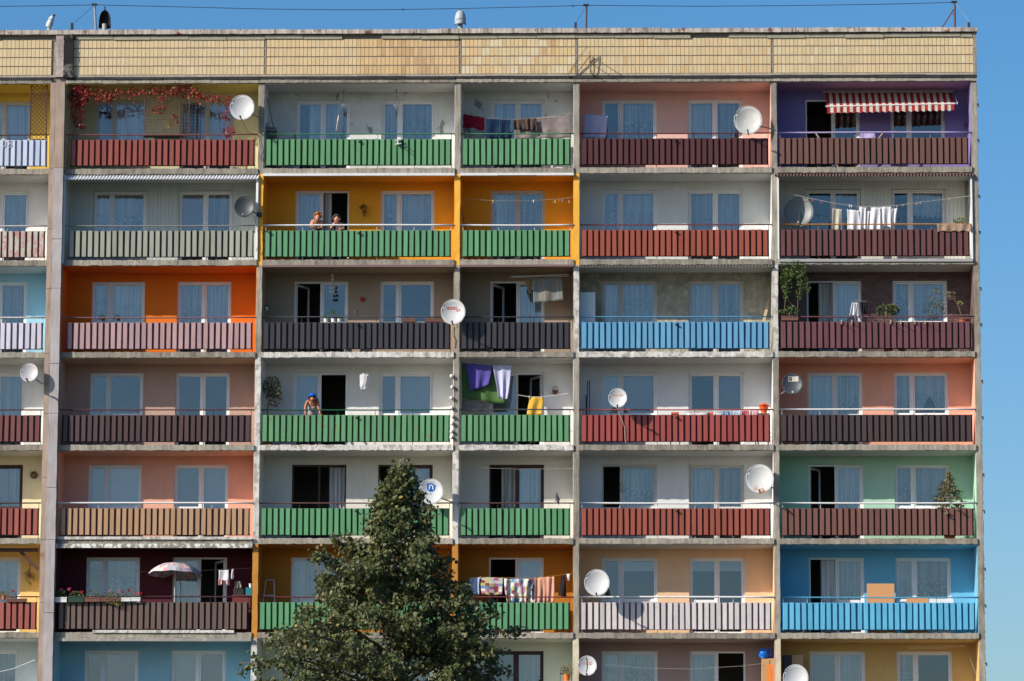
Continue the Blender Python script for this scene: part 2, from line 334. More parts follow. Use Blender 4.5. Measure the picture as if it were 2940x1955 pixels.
def curtain(x0, x1, z0, z1, m, parent, dens=22, amp=.03, shape=None, y=1.415):
    n = max(8, int((x1 - x0) * dens * 3)); ph = R.uniform(0, 6); f = dens * R.uniform(.8, 1.15)
    def fn(u, v):
        x = x0 + (x1 - x0) * u
        zz = z0 + (z1 - z0) * v
        if shape == 'arch': zz = max(zz, z0 + (z1 - z0) * (.12 + .33 * math.exp(-((u - .5) / .16) ** 2))) if v < .5 else zz
        if shape == 'short': zz = z1 - (z1 - zz) * (.62 + .03 * math.sin(u * 40))
        if shape == 'tie': x = x0 + (x1 - x0) * (.5 + (u - .5) * (1 - .72 * math.exp(-((v - .18) / .25) ** 2)))
        return Vector((x, y + amp * math.sin(x * f * 2.4 + ph) * (1.1 - .4 * v) + amp * .5 * math.sin(x * f * 5.1), zz))
    b = MB().grid(fn, n, 10 if shape else 3); return b.build('curtain', m, parent, smooth=True)
def sash_leaf(xh, side, w, z0, z1, parent, fm, ang=62):
    """an open leaf hinged at xh and swung into the room"""
    a = math.radians(ang); dx, dy = math.cos(a) * side, math.sin(a)
    def T(u, v, z): return Vector((xh + dx * u - dy * side * v * side, 1.34 + dy * u + abs(dx) * v, z))
    fb = MB()
    for u0, u1, za, zz in ((0, .06, z0, z1), (w - .06, w, z0, z1), (.06, w - .06, z0, z0 + .07), (.06, w - .06, z1 - .07, z1)):
        vs = [T(u, v, z) for z in (za, zz) for (u, v) in ((u0, 0), (u1, 0), (u1, .05), (u0, .05))]
        fb.add(vs, [(0, 3, 2, 1), (4, 5, 6, 7), (0, 1, 5, 4), (1, 2, 6, 5), (2, 3, 7, 6), (3, 0, 4, 7)])
    fb.build('open_sash', fm, parent)
    pb = MB(); pb.add([T(.06, .025, z0 + .07), T(w - .06, .025, z0 + .07), T(w - .06, .025, z1 - .07), T(.06, .025, z1 - .07)], [(0, 1, 2, 3)]); pb.build('pane', GLASS, parent)
def window(r, c, x0, x1, kind, st):
    fz, cz = floor_z(r), ceil_z(r); z1 = cz - .255; z0 = fz + (.05 if kind == 'E' else 1.0)
    fm = pick_frame(r, c); fb = MB(); fw = .05
    ring(fb, x0, x1, z0, z1, fw, 1.27, 1.37)
    xm = (x0 + x1) / 2 if kind == 'E' else x0 + (x1 - x0) * .345
    fb.box(xm - .028, xm + .028, 1.272, 1.368, z0 + fw, z1 - fw)
    fr = fb.build('window', fm, B)
    sb = MB(); zm = fz + 1.0
    for i, (a, b) in enumerate(((x0 + fw, xm - .028), (xm + .028, x1 - fw))):
        s = st[i]
        if s in 'opqLR':                                    # this leaf stands open
            if s == 'L': sash_leaf(a + .01, 1, b - a, z0 + fw, z1 - fw, fr, fm)
            if s == 'R': sash_leaf(b - .01, -1, b - a, z0 + fw, z1 - fw, fr, fm)
            if s == 'p': curtain(a + (b - a) * .42, b, z0, z1 - .05, LACE[(r + c) % 4], fr, 22)
            if s == 'q': curtain(*( (a, a + (b - a) * .34) if (r, c) == (2, 2) else (a + (b - a) * .36, b)), z0, z1 - .05, DRAPE, fr, 20)
            continue
        wd = .045
        sz0 = z0 + fw
        ring(sb, a + .004, b - .004, sz0 + .004, z1 - fw - .004, wd, 1.29, 1.35)
        low = kind == 'E' and s in 'bcs' and (r + i + c) % 2 == 0
        if low: sb.box(a + wd, b - wd, 1.292, 1.348, zm - .02, zm + .07)
        pb = MB(); pb.add([(a + wd, 1.32, sz0 + wd), (b - wd, 1.32, sz0 + wd), (b - wd, 1.32, z1 - fw - wd), (a + wd, 1.32, z1 - fw - wd)], [(0, 1, 2, 3)])
        pb.build('pane', GLASS, fr)
        lm = LACE[(r * 3 + c + i) % 4]
        if s == 'c': curtain(a, b, z0 + .03, z1 - .02, lm, fr, 24 + 3 * ((r + c) % 4))
        if s == 'h': curtain(a + (b - a) * .45, b, z0 + .03, z1 - .02, lm, fr)
        if s == 'k': curtain(a, b, z0 + .03, z1 - .02, LACE[3], fr, 24, shape='short')
        if s == 'a': curtain(a, b, z0 + .03, z1 - .02, LACE[3], fr, 24, shape='arch')
        if s in 'tT': curtain(a, b + .1, z0 + .03, z1 - .02, LACE[3], fr, 22, shape='tie')
        if s in 'bs':
            zl = z0 + .03 if s == 'b' else z1 - .38
            MB().box(a, b, 1.385, 1.395, zl, z1 - .02).build('roller_blind', BLIND if (r + c + i) % 3 else BLIND2, fr)
    if sb.v: sb.build('sash', fm, fr)
    if kind == 'N': MB().box(x0 - .03, x1 + .03, 1.12, 1.268, z0 - .03, z0 - .002).build('sill', SILL, fr)
STAINW = mat('wall stained white', WC[(1, 2)], rough=.9, dirt=.4, scale=1.1, streak=.08, dcol=(.16, .18, .17), bump=.2, patch=(150, 160, 158), pthr=.635, pscale=2.6)
ROUGHW = mat('wall bare render', (196, 192, 174), rough=1, dirt=.7, scale=4.2, streak=.2, dcol=(.115, .12, .105), bump=1.0, bscale=14, patch=(222, 214, 190), pthr=.57, pscale=7)
for r in range(1, 8):
    for c in range(6):
        a, b = BAY[c]; fz, cz = floor_z(r), ceil_z(r); col = WC[(r, c)]
        if (r, c) in ((1, 2), (1, 3)): wm = STAINW
        elif (r, c) == (3, 4): wm = ROUGHW
        else: wm = mat('wall %d-%d' % (r, c), col, rough=.85, dirt=.2, scale=1.3, streak=.07, dcol=tuple(v * .38 for v in alb(col)), bump=.12, bscale=30)
        cm = mat('ceiling %d-%d' % (r, c), CC.get((r, c), (226, 224, 220)), rough=.9, dirt=.12, scale=1.1)
        wl = []
        for (x0, x1, k), st in zip(WINX[c], ST[(r, c)]):
            wl.append((x0, x1, fz + (.05 if k == 'E' else 1.0))); window(r, c, x0, x1, k, st)
        wb = MB(); x = a; zt_ = cz - .255
        for (x0, x1, z0) in wl:
            wb.box(x, x0, DEP, 1.4, fz, cz - .002); wb.box(x0, x1, DEP, 1.4, zt_, cz - .002); wb.box(x0, x1, DEP, 1.4, fz, z0)
            x = x1
        wb.box(x, b, DEP, 1.4, fz, cz - .002)
        clad = (r, c) in ((2, 1), (2, 5))
        wb.build('back_wall', mat('groove', (176, 178, 174), rough=.9) if clad else wm, B)
        MB().box(a + .002, a + .016, .03, DEP - .002, fz + .002, cz - .018).build('side_wall', wm, B)
        MB().box(b - .016, b - .002, .03, DEP - .002, fz + .002, cz - .018).build('side_wall', wm, B)
        MB().box(a + .002, b - .002, .02, DEP - .003, cz - .016, cz - .002).build('ceiling', cm, B)
        if clad:
            w = .112; n = int((b - a - .04) / w); pl = bpy.data.objects.new('wall_cladding', None); link(pl, ((a + b) / 2, DEP, fz), B)
            pm = mat('cladding %d' % c, col, rough=.5, dirt=.08, rnd=.05)
            for i in range(n):
                xa = a + .02 + i * w; xb = xa + w - .006; lo = fz + .01
                cuts = [(x0, x1, z0) for (x0, x1, z0) in wl if xb > x0 and xa < x1]
                for (x0, x1, z0) in cuts:
                    if xa < x0 - .015: MB().box(xa, x0 - .004, DEP - .013, DEP - .001, z0, zt_).build('plank', pm, pl)
                    if xb > x1 + .015: MB().box(x1 + .004, xb, DEP - .013, DEP - .001, z0, zt_).build('plank', pm, pl)
                if cuts:
                    MB().box(xa, xb, DEP - .014, DEP - .001, zt_ + .01, cz - .02).build('plank', pm, pl)
                    if cuts[0][2] > fz + .3: MB().box(xa, xb, DEP - .014, DEP - .001, lo, cuts[0][2] - .04).build('plank', pm, pl)
                else: MB().box(xa, xb, DEP - .014, DEP - .001, lo, cz - .02).build('plank', pm, pl)
        if (r, c) == (3, 5):                                     # dark brown brick slips
            bk = bpy.data.objects.new('brick_cladding', None); link(bk, ((a + b) / 2, DEP, fz), B)
            bm_ = mat('brick slip', col, rough=.6, dirt=.2, rnd=.22, scale=6)
            ch, bl = .0745, .222; rest = MB(); cand = []
            for j in range(int(2.5 / ch)):
                z = cz - .03 - (j + 1) * ch
                if z < fz: break
                xx = a + .02 - (bl / 2 if j % 2 else 0)
                while xx < b - .03:
                    segs = [(max(xx, a + .02), min(xx + bl - .012, b - .02))]
                    for (x0, x1, z0) in wl:
                        if z + ch > z0 and z < zt_:
                            o2 = []
                            for (p, q) in segs:
                                if q < x0 or p > x1: o2.append((p, q))
                                else:
                                    if p < x0 - .03: o2.append((p, x0 - .004))
                                    if q > x1 + .03: o2.append((x1 + .004, q))
                            segs = o2
                    for (p, q) in segs:
                        if q - p > .02: cand.append((p, q, z, z + ch - .012))
                    xx += bl
            vis = [k for k in cand if k[2] > fz + .9]; vis.sort(key=lambda k: -(k[1] - k[0])); keep = set(vis[:296])
            for k in cand:
                if k in keep: MB().box(k[0], k[1], DEP - .012 - R.uniform(0, .004), DEP - .001, k[2], k[3]).build('brick', bm_, bk)
                else: rest.box(k[0], k[1], DEP - .013, DEP - .001, k[2], k[3])
            rest.build('bricks', bm_, bk, kind='stuff')
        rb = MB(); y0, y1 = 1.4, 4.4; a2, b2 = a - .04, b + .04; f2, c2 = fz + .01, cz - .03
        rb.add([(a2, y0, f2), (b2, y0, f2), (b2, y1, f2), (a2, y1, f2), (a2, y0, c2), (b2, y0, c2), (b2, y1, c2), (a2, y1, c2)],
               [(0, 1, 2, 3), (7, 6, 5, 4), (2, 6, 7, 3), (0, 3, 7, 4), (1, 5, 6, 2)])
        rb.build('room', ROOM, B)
# closed lower storeys, gables, back and roof
low = mat('lower panel', (176, 170, 158), rough=.9, dirt=.3, scale=.6, streak=.2)
MB().box(XF[0], XEND, .02, 12, GZ, zb(7) - .002).build('lower_storeys', low, B)
MB().box(XF[6] + .03, XEND + .015, DEP + .01, 12.2, GZ, zb(0) - .002).build('gable_wall', low, B)
MB().box(XF[0] - .16, XF[0], .0, 12.2, GZ, zb(0) - .002).build('gable_wall', low, B)
MB().box(XF[0], XEND, 12, 12.2, GZ, zb(0) - .002).build('rear_wall', low, B)
# sealing strip with clips up the right edge of the block
sb = MB()
for zz in np.arange(-12, 7.9, .09): sb.box(XEND + .003, XEND + .018 + R.uniform(-.01, .012), -.01 - R.uniform(0, .02), .06, zz, zz + .09)
sb.build('edge_seal', mat('edge seal', (146, 140, 128), rough=.9, dirt=.5, scale=4, streak=.4), B)
for k in range(14):
    zz = 7.3 - k * 1.35 + (k % 2) * .3
    MB().tube([(XEND + .0, -.02, zz), (XEND + .045, -.03, zz + .02), (XEND + .05, -.03, zz - .07)], .022, 5).build('edge_clip', DARK, B)
# ---- roof edge
zz = lambda y: P(1500, y, 0).z
ze0, ze1, zt0, zt1, zc0, zc1 = zb(0), zb(0) + .1, zb(0) + .235, zb(0) + 1.29, zb(0) + 1.45, zb(0) + 1.585
XL = XF[0] - .16; XR_ = XEND
MB().box(XL, XEND + .015, .02, 12.2, zb(0) + .001, zb(0) + 1.3).build('roof_mass', CONC2, B)
seams = [XL, PL + .02, PR + .0, P(762, 160, 0).x, P(1321.5, 160, 0).x, P(1656, 160, 0).x, P(2217, 160, 0).x, P(2798, 160, 0).x]
for i, (a, b) in enumerate(((XL, BAY[0][1]), BAY[1], BAY[2], BAY[3], BAY[4], (BAY[5][0], XEND + .015))):
    a = a if i in (0, 1) else a - FW
    rough_beam('x', a + .003, b - .003 if i in (0, 5) else b - .003, ze0 + .002, ze1, -.05, .02, 50, .01, R).build('roof_slab_edge', CONC if i % 2 else CONC2, B)
    for q in range(4):
        xa, xb = a + (b - a) * q / 4, a + (b - a) * (q + 1) / 4 - .005
        dz = R.uniform(-.012, .012)
        MB().box(xa, xb, -.06 - R.uniform(0, .02), .02, ze1 + .004, ze1 + .085 + dz).build('dark_strip', DARK, B)  # plain dark strips between slab edge and tile ledge
MB().box(XL, XEND + .015, -.035, .02, ze1 + .09, zt0 + .012).build('tile_ledge', mat('ledge', (186, 176, 160), rough=.85, dirt=.4, scale=3, streak=.4), B)
tp = .1183; th = .232; gap = .012; jt = .036
tm_a = mat('tile yellow', (224, 200, 156), rough=.35, dirt=.10, scale=1.5, rnd=.06, spec=.5)
tm_b = mat('tile ochre', (224, 190, 138), rough=.35, dirt=.12, scale=1.5, rnd=.09, spec=.5)
tm_c = mat('tile pale', (228, 210, 174), rough=.35, dirt=.08, scale=1.5, rnd=.05, spec=.5)
tm_d = mat('tile dull', (208, 172, 124), rough=.4, dirt=.2, scale=1.5, rnd=.08, spec=.5)
tm_e = mat('tile warm', (226, 198, 150), rough=.35, dirt=.1, scale=1.5, rnd=.06, spec=.5)
tile_me = {}
ntile = 0
for i in range(7):
    if i == 1: continue                                        # the dark pier over the pilaster
    a, b = seams[i] + .04, seams[i + 1] - .03
    pn = MB().box(a - .02, b + .01, -.005, .02, zt0 + .013, zt1).build('parapet_panel', GROUT, B)
    n = int((b - a) / tp); tp_ = (b - a) / n; rest = [MB() for _ in range(5)]
    for j in range(4):
        for k in range(n):
            xa = a + k * tp_; za = zt0 + .03 + j * (th + jt)
            u = k / n; t = 0
            if i == 3:
                t = 1 if u > .45 else 4
                if j > 1 and u > .45 + .02 * j or j < 2 and u > .5: t = 3 if R.random() < .3 + .3 * math.sin(u * 17 + j) else 1
                if u < .45: t = R.choice((4, 4, 4, 4, 0))
            elif i == 4: t = 2 if (int(k / 2.3) * 7 + j * 3) % 5 == 0 else (3 if R.random() < .04 else R.choice((1, 0, 4)) )
            elif i == 5: t = 1 if R.random() < .06 + .2 * u ** 6 else (4 if R.random() < .4 else 0)
            elif R.random() < .03: t = 2
            zj_ = R.uniform(-.003, .003)
            if i in (3, 4) and ntile < 296:
                key = (t, i)
                if key not in tile_me:
                    o = MB().box(0, tp_ - gap, -.018, -.006, 0, th).build('tile', (tm_a, tm_b, tm_c, tm_d, tm_e)[t], pn); tile_me[key] = o.data
                    o.location = ((xa + (tp_ - gap) / 2), -.012 - R.uniform(0, .003), za + zj_)
                else: inst('tile', tile_me[key], ((xa + (tp_ - gap) / 2), -.012 - R.uniform(0, .003), za + zj_), pn)
                ntile += 1
            else: rest[t].box(xa, xa + tp_ - gap, -.018 - R.uniform(0, .003), -.006, za + zj_, za + th + zj_)
    for t in range(5):
        if rest[t].v: rest[t].build('tiles', (tm_a, tm_b, tm_c, tm_d, tm_e)[t], pn, kind='stuff')
pa, pb_ = P(161, 160, -.1).x, P(210, 160, -.1).x; pm_ = pa + (pb_ - pa) * .45
rough_beam('z', ze1 + .09, zc0 + .03, pa, pm_ - .004, -.1, .02, 16, .012, R).build('parapet_pier', mat('pier pale', (196, 182, 176), rough=.9, dirt=.4, streak=.6, dcol=(.05, .04, .04), patch=(120, 100, 96), pthr=.62), B)
rough_beam('z', ze1 + .06, zc0 + .05, pm_ + .004, pb_, -.13, .02, 16, .014, R).build('parapet_pier', BLACKP, B)
for i in (3, 4, 5, 6):
    MB().box(seams[i] - .012, seams[i] + .012, -.022, .0, zt0, zt1 + .02).build('panel_joint', mat('joint', (186, 180, 172), rough=.9, dirt=.4, streak=.5), B)
rough_beam('z', ze1 + .03, zc0, XEND - .09, XEND + .02, -.04, .02, 16, .012, R).build('parapet_corner', CONC2, B)
BD2 = mat('band recess', (128, 124, 114), rough=.9, dirt=.3)
MB().box(XL, XEND + .015, -.0, .02, zt1 + .001, zc0).build('parapet_band', BD2, B)
x = XL + .02; k = 0
while x < XEND:
    ln = 1.12 + R.uniform(-.03, .03); k += 1
    if not (pa - ln < x < pb_) and k % 9 not in (5,):
        dz = R.uniform(-.02, .012); mb = MB(); y0 = -.045 - R.uniform(0, .02)
        mb.box(x, min(x + ln - .015, XEND - .1), y0, -.002, zt1 + .02 + dz, zc0 - .035 + dz); mb.build('band_strip', BAND, B)
    x += ln
x = XL; k = 0
while x < XEND + .05:
    ln = R.uniform(1.9, 2.6); xe = min(x + ln, XEND + .05)
    rough_beam('x', x, xe - .004, zc0 + .002, zc1 + R.uniform(-.012, .012), -.13, .5, 16, .006, R).build('parapet_cap', CAPM, B)
    x = xe; k += 1
    if x >= XEND + .05: break
MB().box(XL, XEND + .015, .5, 12.2, zb(0) + 1.3, zb(0) + 1.34).build('roof', mat('roofing felt', (70, 68, 66), rough=.9, dirt=.3), B)
# ---- drip canopies under the slab edges
def canopy(c, r, m, zh=.1, wave=False, y=-.12, amp=.02):
    a, b = BAY[c]; zc = ceil_z(r)
    if wave:
        n = int((b - a + .1) / .0115)
        wv = lambda u: .017 * math.cos(u * (b - a + .1) / .094 * 2 * math.pi)
        mb = MB().grid(lambda u, v: Vector((a - .05 + u * (b - a + .1) - .03 * v, .02 - (.02 - y) * v - wv(u), zc - .006 - zh * v - .02 + wv(u))), n, 1)
        return mb.build('drip_canopy', m, B, solid=.006)
    mb = MB()
    n = 3
    for q in range(n):
        xa, xb = a + (b - a) * q / n, a + (b - a) * (q + 1) / n - .004
        mb.box(xa, xb, y, .0, zc - zh + R.uniform(-.004, .004), zc - .006)
    return mb.build('drip_canopy', m, B)
CW = mat('canopy white', (236, 236, 238), rough=.5, dirt=.12, streak=.1)
canopy(1, 2, CW, .15, True, -.14); canopy(2, 2, CW, .075); canopy(3, 2, CW, .075)
canopy(5, 2, mat('canopy tile brown', (112, 84, 78), rough=.7, dirt=.3, rnd=.1), .105, True, -.13)
canopy(2, 3, mat('canopy mauve', (128, 100, 100), rough=.6, dirt=.2), .07); canopy(3, 3, MC['canopy mauve'], .07)
canopy(4, 3, mat('canopy grey', (160, 152, 144), rough=.8, dirt=.3), .06, True, -.1)
canopy(1, 6, mat('canopy flaking', (240, 238, 236), rough=.8, dirt=.15, patch=(150, 146, 132), pthr=.5, pscale=9), .125)
canopy(1, 7, mat('canopy weathered', (166, 160, 152), rough=.8, dirt=.4, patch=(214, 204, 196), pthr=.62, pscale=14), .095, False, -.1)
# white corner trims of the two clad balconies
tm_ = mat('white trim', (244, 244, 246), rough=.5, dirt=.05)
MB().box(BAY[1][0] - .02, BAY[1][0] + .05, -.07, .02, floor_z(2) - .1, ceil_z(2) - .02).build('corner_trim', tm_, B)
MB().box(BAY[1][1] - .045, BAY[1][1] + .02, -.055, .02, floor_z(2), ceil_z(2) - .1).build('corner_trim', tm_, B)
MB().box(BAY[5][0], BAY[5][0] + .04, -.05, .02, floor_z(2), ceil_z(2) - .1).build('corner_trim', tm_, B)
MB().box(BAY[5][1] - .06, BAY[5][1] - .01, -.05, .02, floor_z(2), ceil_z(2) - .1).build('corner_trim', tm_, B)
# the white boarded edge and gutter under the fifth-column second slab, grey strip below the tan railing
MB().box(BAY[5][0] + .02, BAY[5][1] - .02, -.09, -.048, zb(2) + .07, zb(2) + .15).build('slab_gutter', mat('gutter grey', (176, 176, 176), rough=.6, dirt=.25), B)
MB().box(BAY[1][0] + .02, BAY[1][1] - .02, -.1, -.06, zb(5) + .12, zb(5) + .2).build('slab_gutter', CONCW, B)
MB().box(BAY[1][0] + 1.1, BAY[1][1] - .5, -.09, -.055, zb(6) + .14, zb(6) + .22).build('slab_gutter', CONCW, B)
# dark brace in the yellow flat left of the pilaster
dbm = mat('brace brown', (84, 52, 48), rough=.6)
MB().bar(Q('D1', 180, 255, .3), Q('D1', 338, 415, .3), .09).bar(Q('D1', -200, 245, .3), Q('D1', 336, 245, .3), .1).build('timber_brace', dbm, B)
# ================================================================ BALCONY RAILINGS
ROW = {1: 'top row', 2: 'second row', 3: 'third row', 4: 'fourth row', 5: 'fifth row', 6: 'sixth row'}
BN = ['left of the pilaster', 'first bay after the pilaster', 'second bay after the pilaster', 'narrow bay', 'bay after the narrow bay', 'corner bay']
G, GW = (104, 160, 112), None
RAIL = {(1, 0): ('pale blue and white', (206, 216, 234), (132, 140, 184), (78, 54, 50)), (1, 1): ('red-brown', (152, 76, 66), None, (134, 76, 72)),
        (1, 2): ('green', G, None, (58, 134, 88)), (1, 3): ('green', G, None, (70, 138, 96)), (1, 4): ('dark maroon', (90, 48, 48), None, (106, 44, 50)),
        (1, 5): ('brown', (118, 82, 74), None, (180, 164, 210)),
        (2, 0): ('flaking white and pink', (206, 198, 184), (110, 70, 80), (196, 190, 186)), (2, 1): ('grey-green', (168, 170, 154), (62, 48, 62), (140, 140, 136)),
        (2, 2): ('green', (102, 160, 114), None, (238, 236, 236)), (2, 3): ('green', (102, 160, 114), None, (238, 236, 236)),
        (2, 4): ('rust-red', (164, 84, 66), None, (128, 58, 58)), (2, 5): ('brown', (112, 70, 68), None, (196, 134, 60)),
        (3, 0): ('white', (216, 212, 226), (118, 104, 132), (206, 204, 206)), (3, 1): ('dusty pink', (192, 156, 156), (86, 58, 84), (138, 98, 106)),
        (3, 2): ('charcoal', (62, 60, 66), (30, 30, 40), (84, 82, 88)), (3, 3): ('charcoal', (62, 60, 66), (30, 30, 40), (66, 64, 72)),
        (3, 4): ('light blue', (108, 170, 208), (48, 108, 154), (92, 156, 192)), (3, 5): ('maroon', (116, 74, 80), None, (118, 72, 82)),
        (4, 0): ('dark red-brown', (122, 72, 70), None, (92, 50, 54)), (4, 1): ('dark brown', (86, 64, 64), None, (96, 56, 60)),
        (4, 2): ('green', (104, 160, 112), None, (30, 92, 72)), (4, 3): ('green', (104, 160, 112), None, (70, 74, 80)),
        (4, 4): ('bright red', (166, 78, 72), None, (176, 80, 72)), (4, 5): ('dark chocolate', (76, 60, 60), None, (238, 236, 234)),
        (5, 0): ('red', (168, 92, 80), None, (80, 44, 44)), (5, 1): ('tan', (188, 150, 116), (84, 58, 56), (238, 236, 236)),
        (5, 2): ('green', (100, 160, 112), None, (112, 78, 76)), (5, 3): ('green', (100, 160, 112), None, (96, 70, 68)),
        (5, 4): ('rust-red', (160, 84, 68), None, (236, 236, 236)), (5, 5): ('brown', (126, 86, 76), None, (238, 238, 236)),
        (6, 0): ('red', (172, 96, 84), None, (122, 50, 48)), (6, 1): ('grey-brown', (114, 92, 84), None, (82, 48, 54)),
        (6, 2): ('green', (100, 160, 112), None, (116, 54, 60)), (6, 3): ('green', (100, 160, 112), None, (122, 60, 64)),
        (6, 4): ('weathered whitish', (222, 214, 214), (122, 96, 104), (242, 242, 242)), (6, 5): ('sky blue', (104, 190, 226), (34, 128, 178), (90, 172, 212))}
RN = {(78, 54, 50): 'brown'}
def hname(c):
    r_, g_, b_ = c
    if min(c) > 185: return 'white'
    if max(c) - min(c) < 24: return 'grey' if max(c) > 95 else 'dark grey'
    if b_ > r_ and b_ > g_ + 20: return 'lilac' if r_ > g_ else 'blue'
    if g_ > r_: return 'green'
    if r_ > 170 and g_ > 110: return 'orange'
    return 'red' if r_ > 110 and r_ > 1.95 * g_ else 'brown'
RAILROOT = {}
for (r, c), (nm, sc, bc, rc) in RAIL.items():
    a, b = BAY[c]; fz = floor_z(r)
    root = thing('balcony_railing', f'{nm} slatted railing with {hname(rc)} handrail, {ROW[r]}, {BN[c]}', 'railing', ((a + b) / 2, 0, fz), 'slatted balcony railings')
    RAILROOT[(r, c)] = root
    pk = dict(patch=(204, 150, 138), pthr=.53, pscale=8) if (r, c) == (2, 0) else (dict(patch=(150, 116, 70), pthr=.64, pscale=9) if (r, c) == (4, 2) else {})
    sm = mat('slat %d-%d' % (r, c), sc, rough=.45, dirt=.18, scale=4, streak=.3, dcol=tuple(v * .42 + .012 for v in alb(sc)), rnd=.11, spec=.4, **pk)
    bm2 = mat('sheet %d-%d' % (r, c), bc or tuple(v * .46 for v in sc), rough=.6, dirt=.15)  # default is the slat colour darkened, painting shade into the gaps
    rm = mat('handrail %d-%d' % (r, c), rc, rough=.4, dirt=.1, scale=6, streak=.1)
    xa, xb = a + (.10 if c in (1,) else .06), b - .11
    if c == 0: xa, xb = a + .06, b - .1
    if c == 1: xa = a + (.17 if r < 4 else .1)
    n = round((xb - xa) / .1762); pt = (xb - xa) / n; z0, z1 = fz + .10, fz + .862
    w0, w1, d0, d1 = pt * .725, pt * .645, .014, -.036
    mb = MB().add([(-w0 / 2, d0, 0), (-w1 / 2, d1, 0), (w1 / 2, d1, 0), (w0 / 2, d0, 0), (-w0 / 2, d0, z1 - z0), (-w1 / 2, d1, z1 - z0), (w1 / 2, d1, z1 - z0), (w0 / 2, d0, z1 - z0)],
                  [(0, 1, 5, 4), (1, 2, 6, 5), (2, 3, 7, 6), (3, 0, 4, 7), (0, 3, 2, 1), (4, 5, 6, 7)])
    me = None
    for i in range(n):
        xc = xa + pt * (i + .5) + R.uniform(-.004, .004)
        if me is None: o = mb.build('slat', sm, root); me = o.data
        else: o = inst('slat', me, (0, 0, 0), root)
        o.location = (xc, -.01 + R.uniform(-.004, .004), z0 + R.uniform(-.006, .006)); o.rotation_euler = (R.gauss(0, .008), R.gauss(0, .005), R.gauss(0, .02))
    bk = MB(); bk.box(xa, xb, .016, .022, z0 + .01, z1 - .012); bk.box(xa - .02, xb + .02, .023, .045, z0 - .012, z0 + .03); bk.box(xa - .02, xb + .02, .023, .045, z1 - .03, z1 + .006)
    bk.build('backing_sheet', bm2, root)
    zr = fz + 1.02; rad = .026 if hname(rc) in ('white', 'lilac') else .019
    sag = R.uniform(-.012, .012)
    MB().tube([(a + (b - a) * t, .0, zr + sag * math.sin(math.pi * t)) for t in np.linspace(0.002, .998, 9)], rad, 8).build('handrail', rm, root, smooth=True)
    np_ = max(3, round((b - a) / 1.15))
    for i in range(np_ + 1):
        xp = a + .09 + (b - a - .19) * i / np_
        MB().tube([(xp, .06, fz - .0), (xp, .06, z1 + .02), (xp, .01, zr)], .009, 5).build('post', rm, root)
    if c in (2, 4) and r < 6:
        xh = a + (b - a) * .5
        MB().box(xh - .02, xh + .03, -.12, -.035, z1 - .1, z1 - .06).build('bracket', mat('bracket dark', (52, 44, 44)), root)
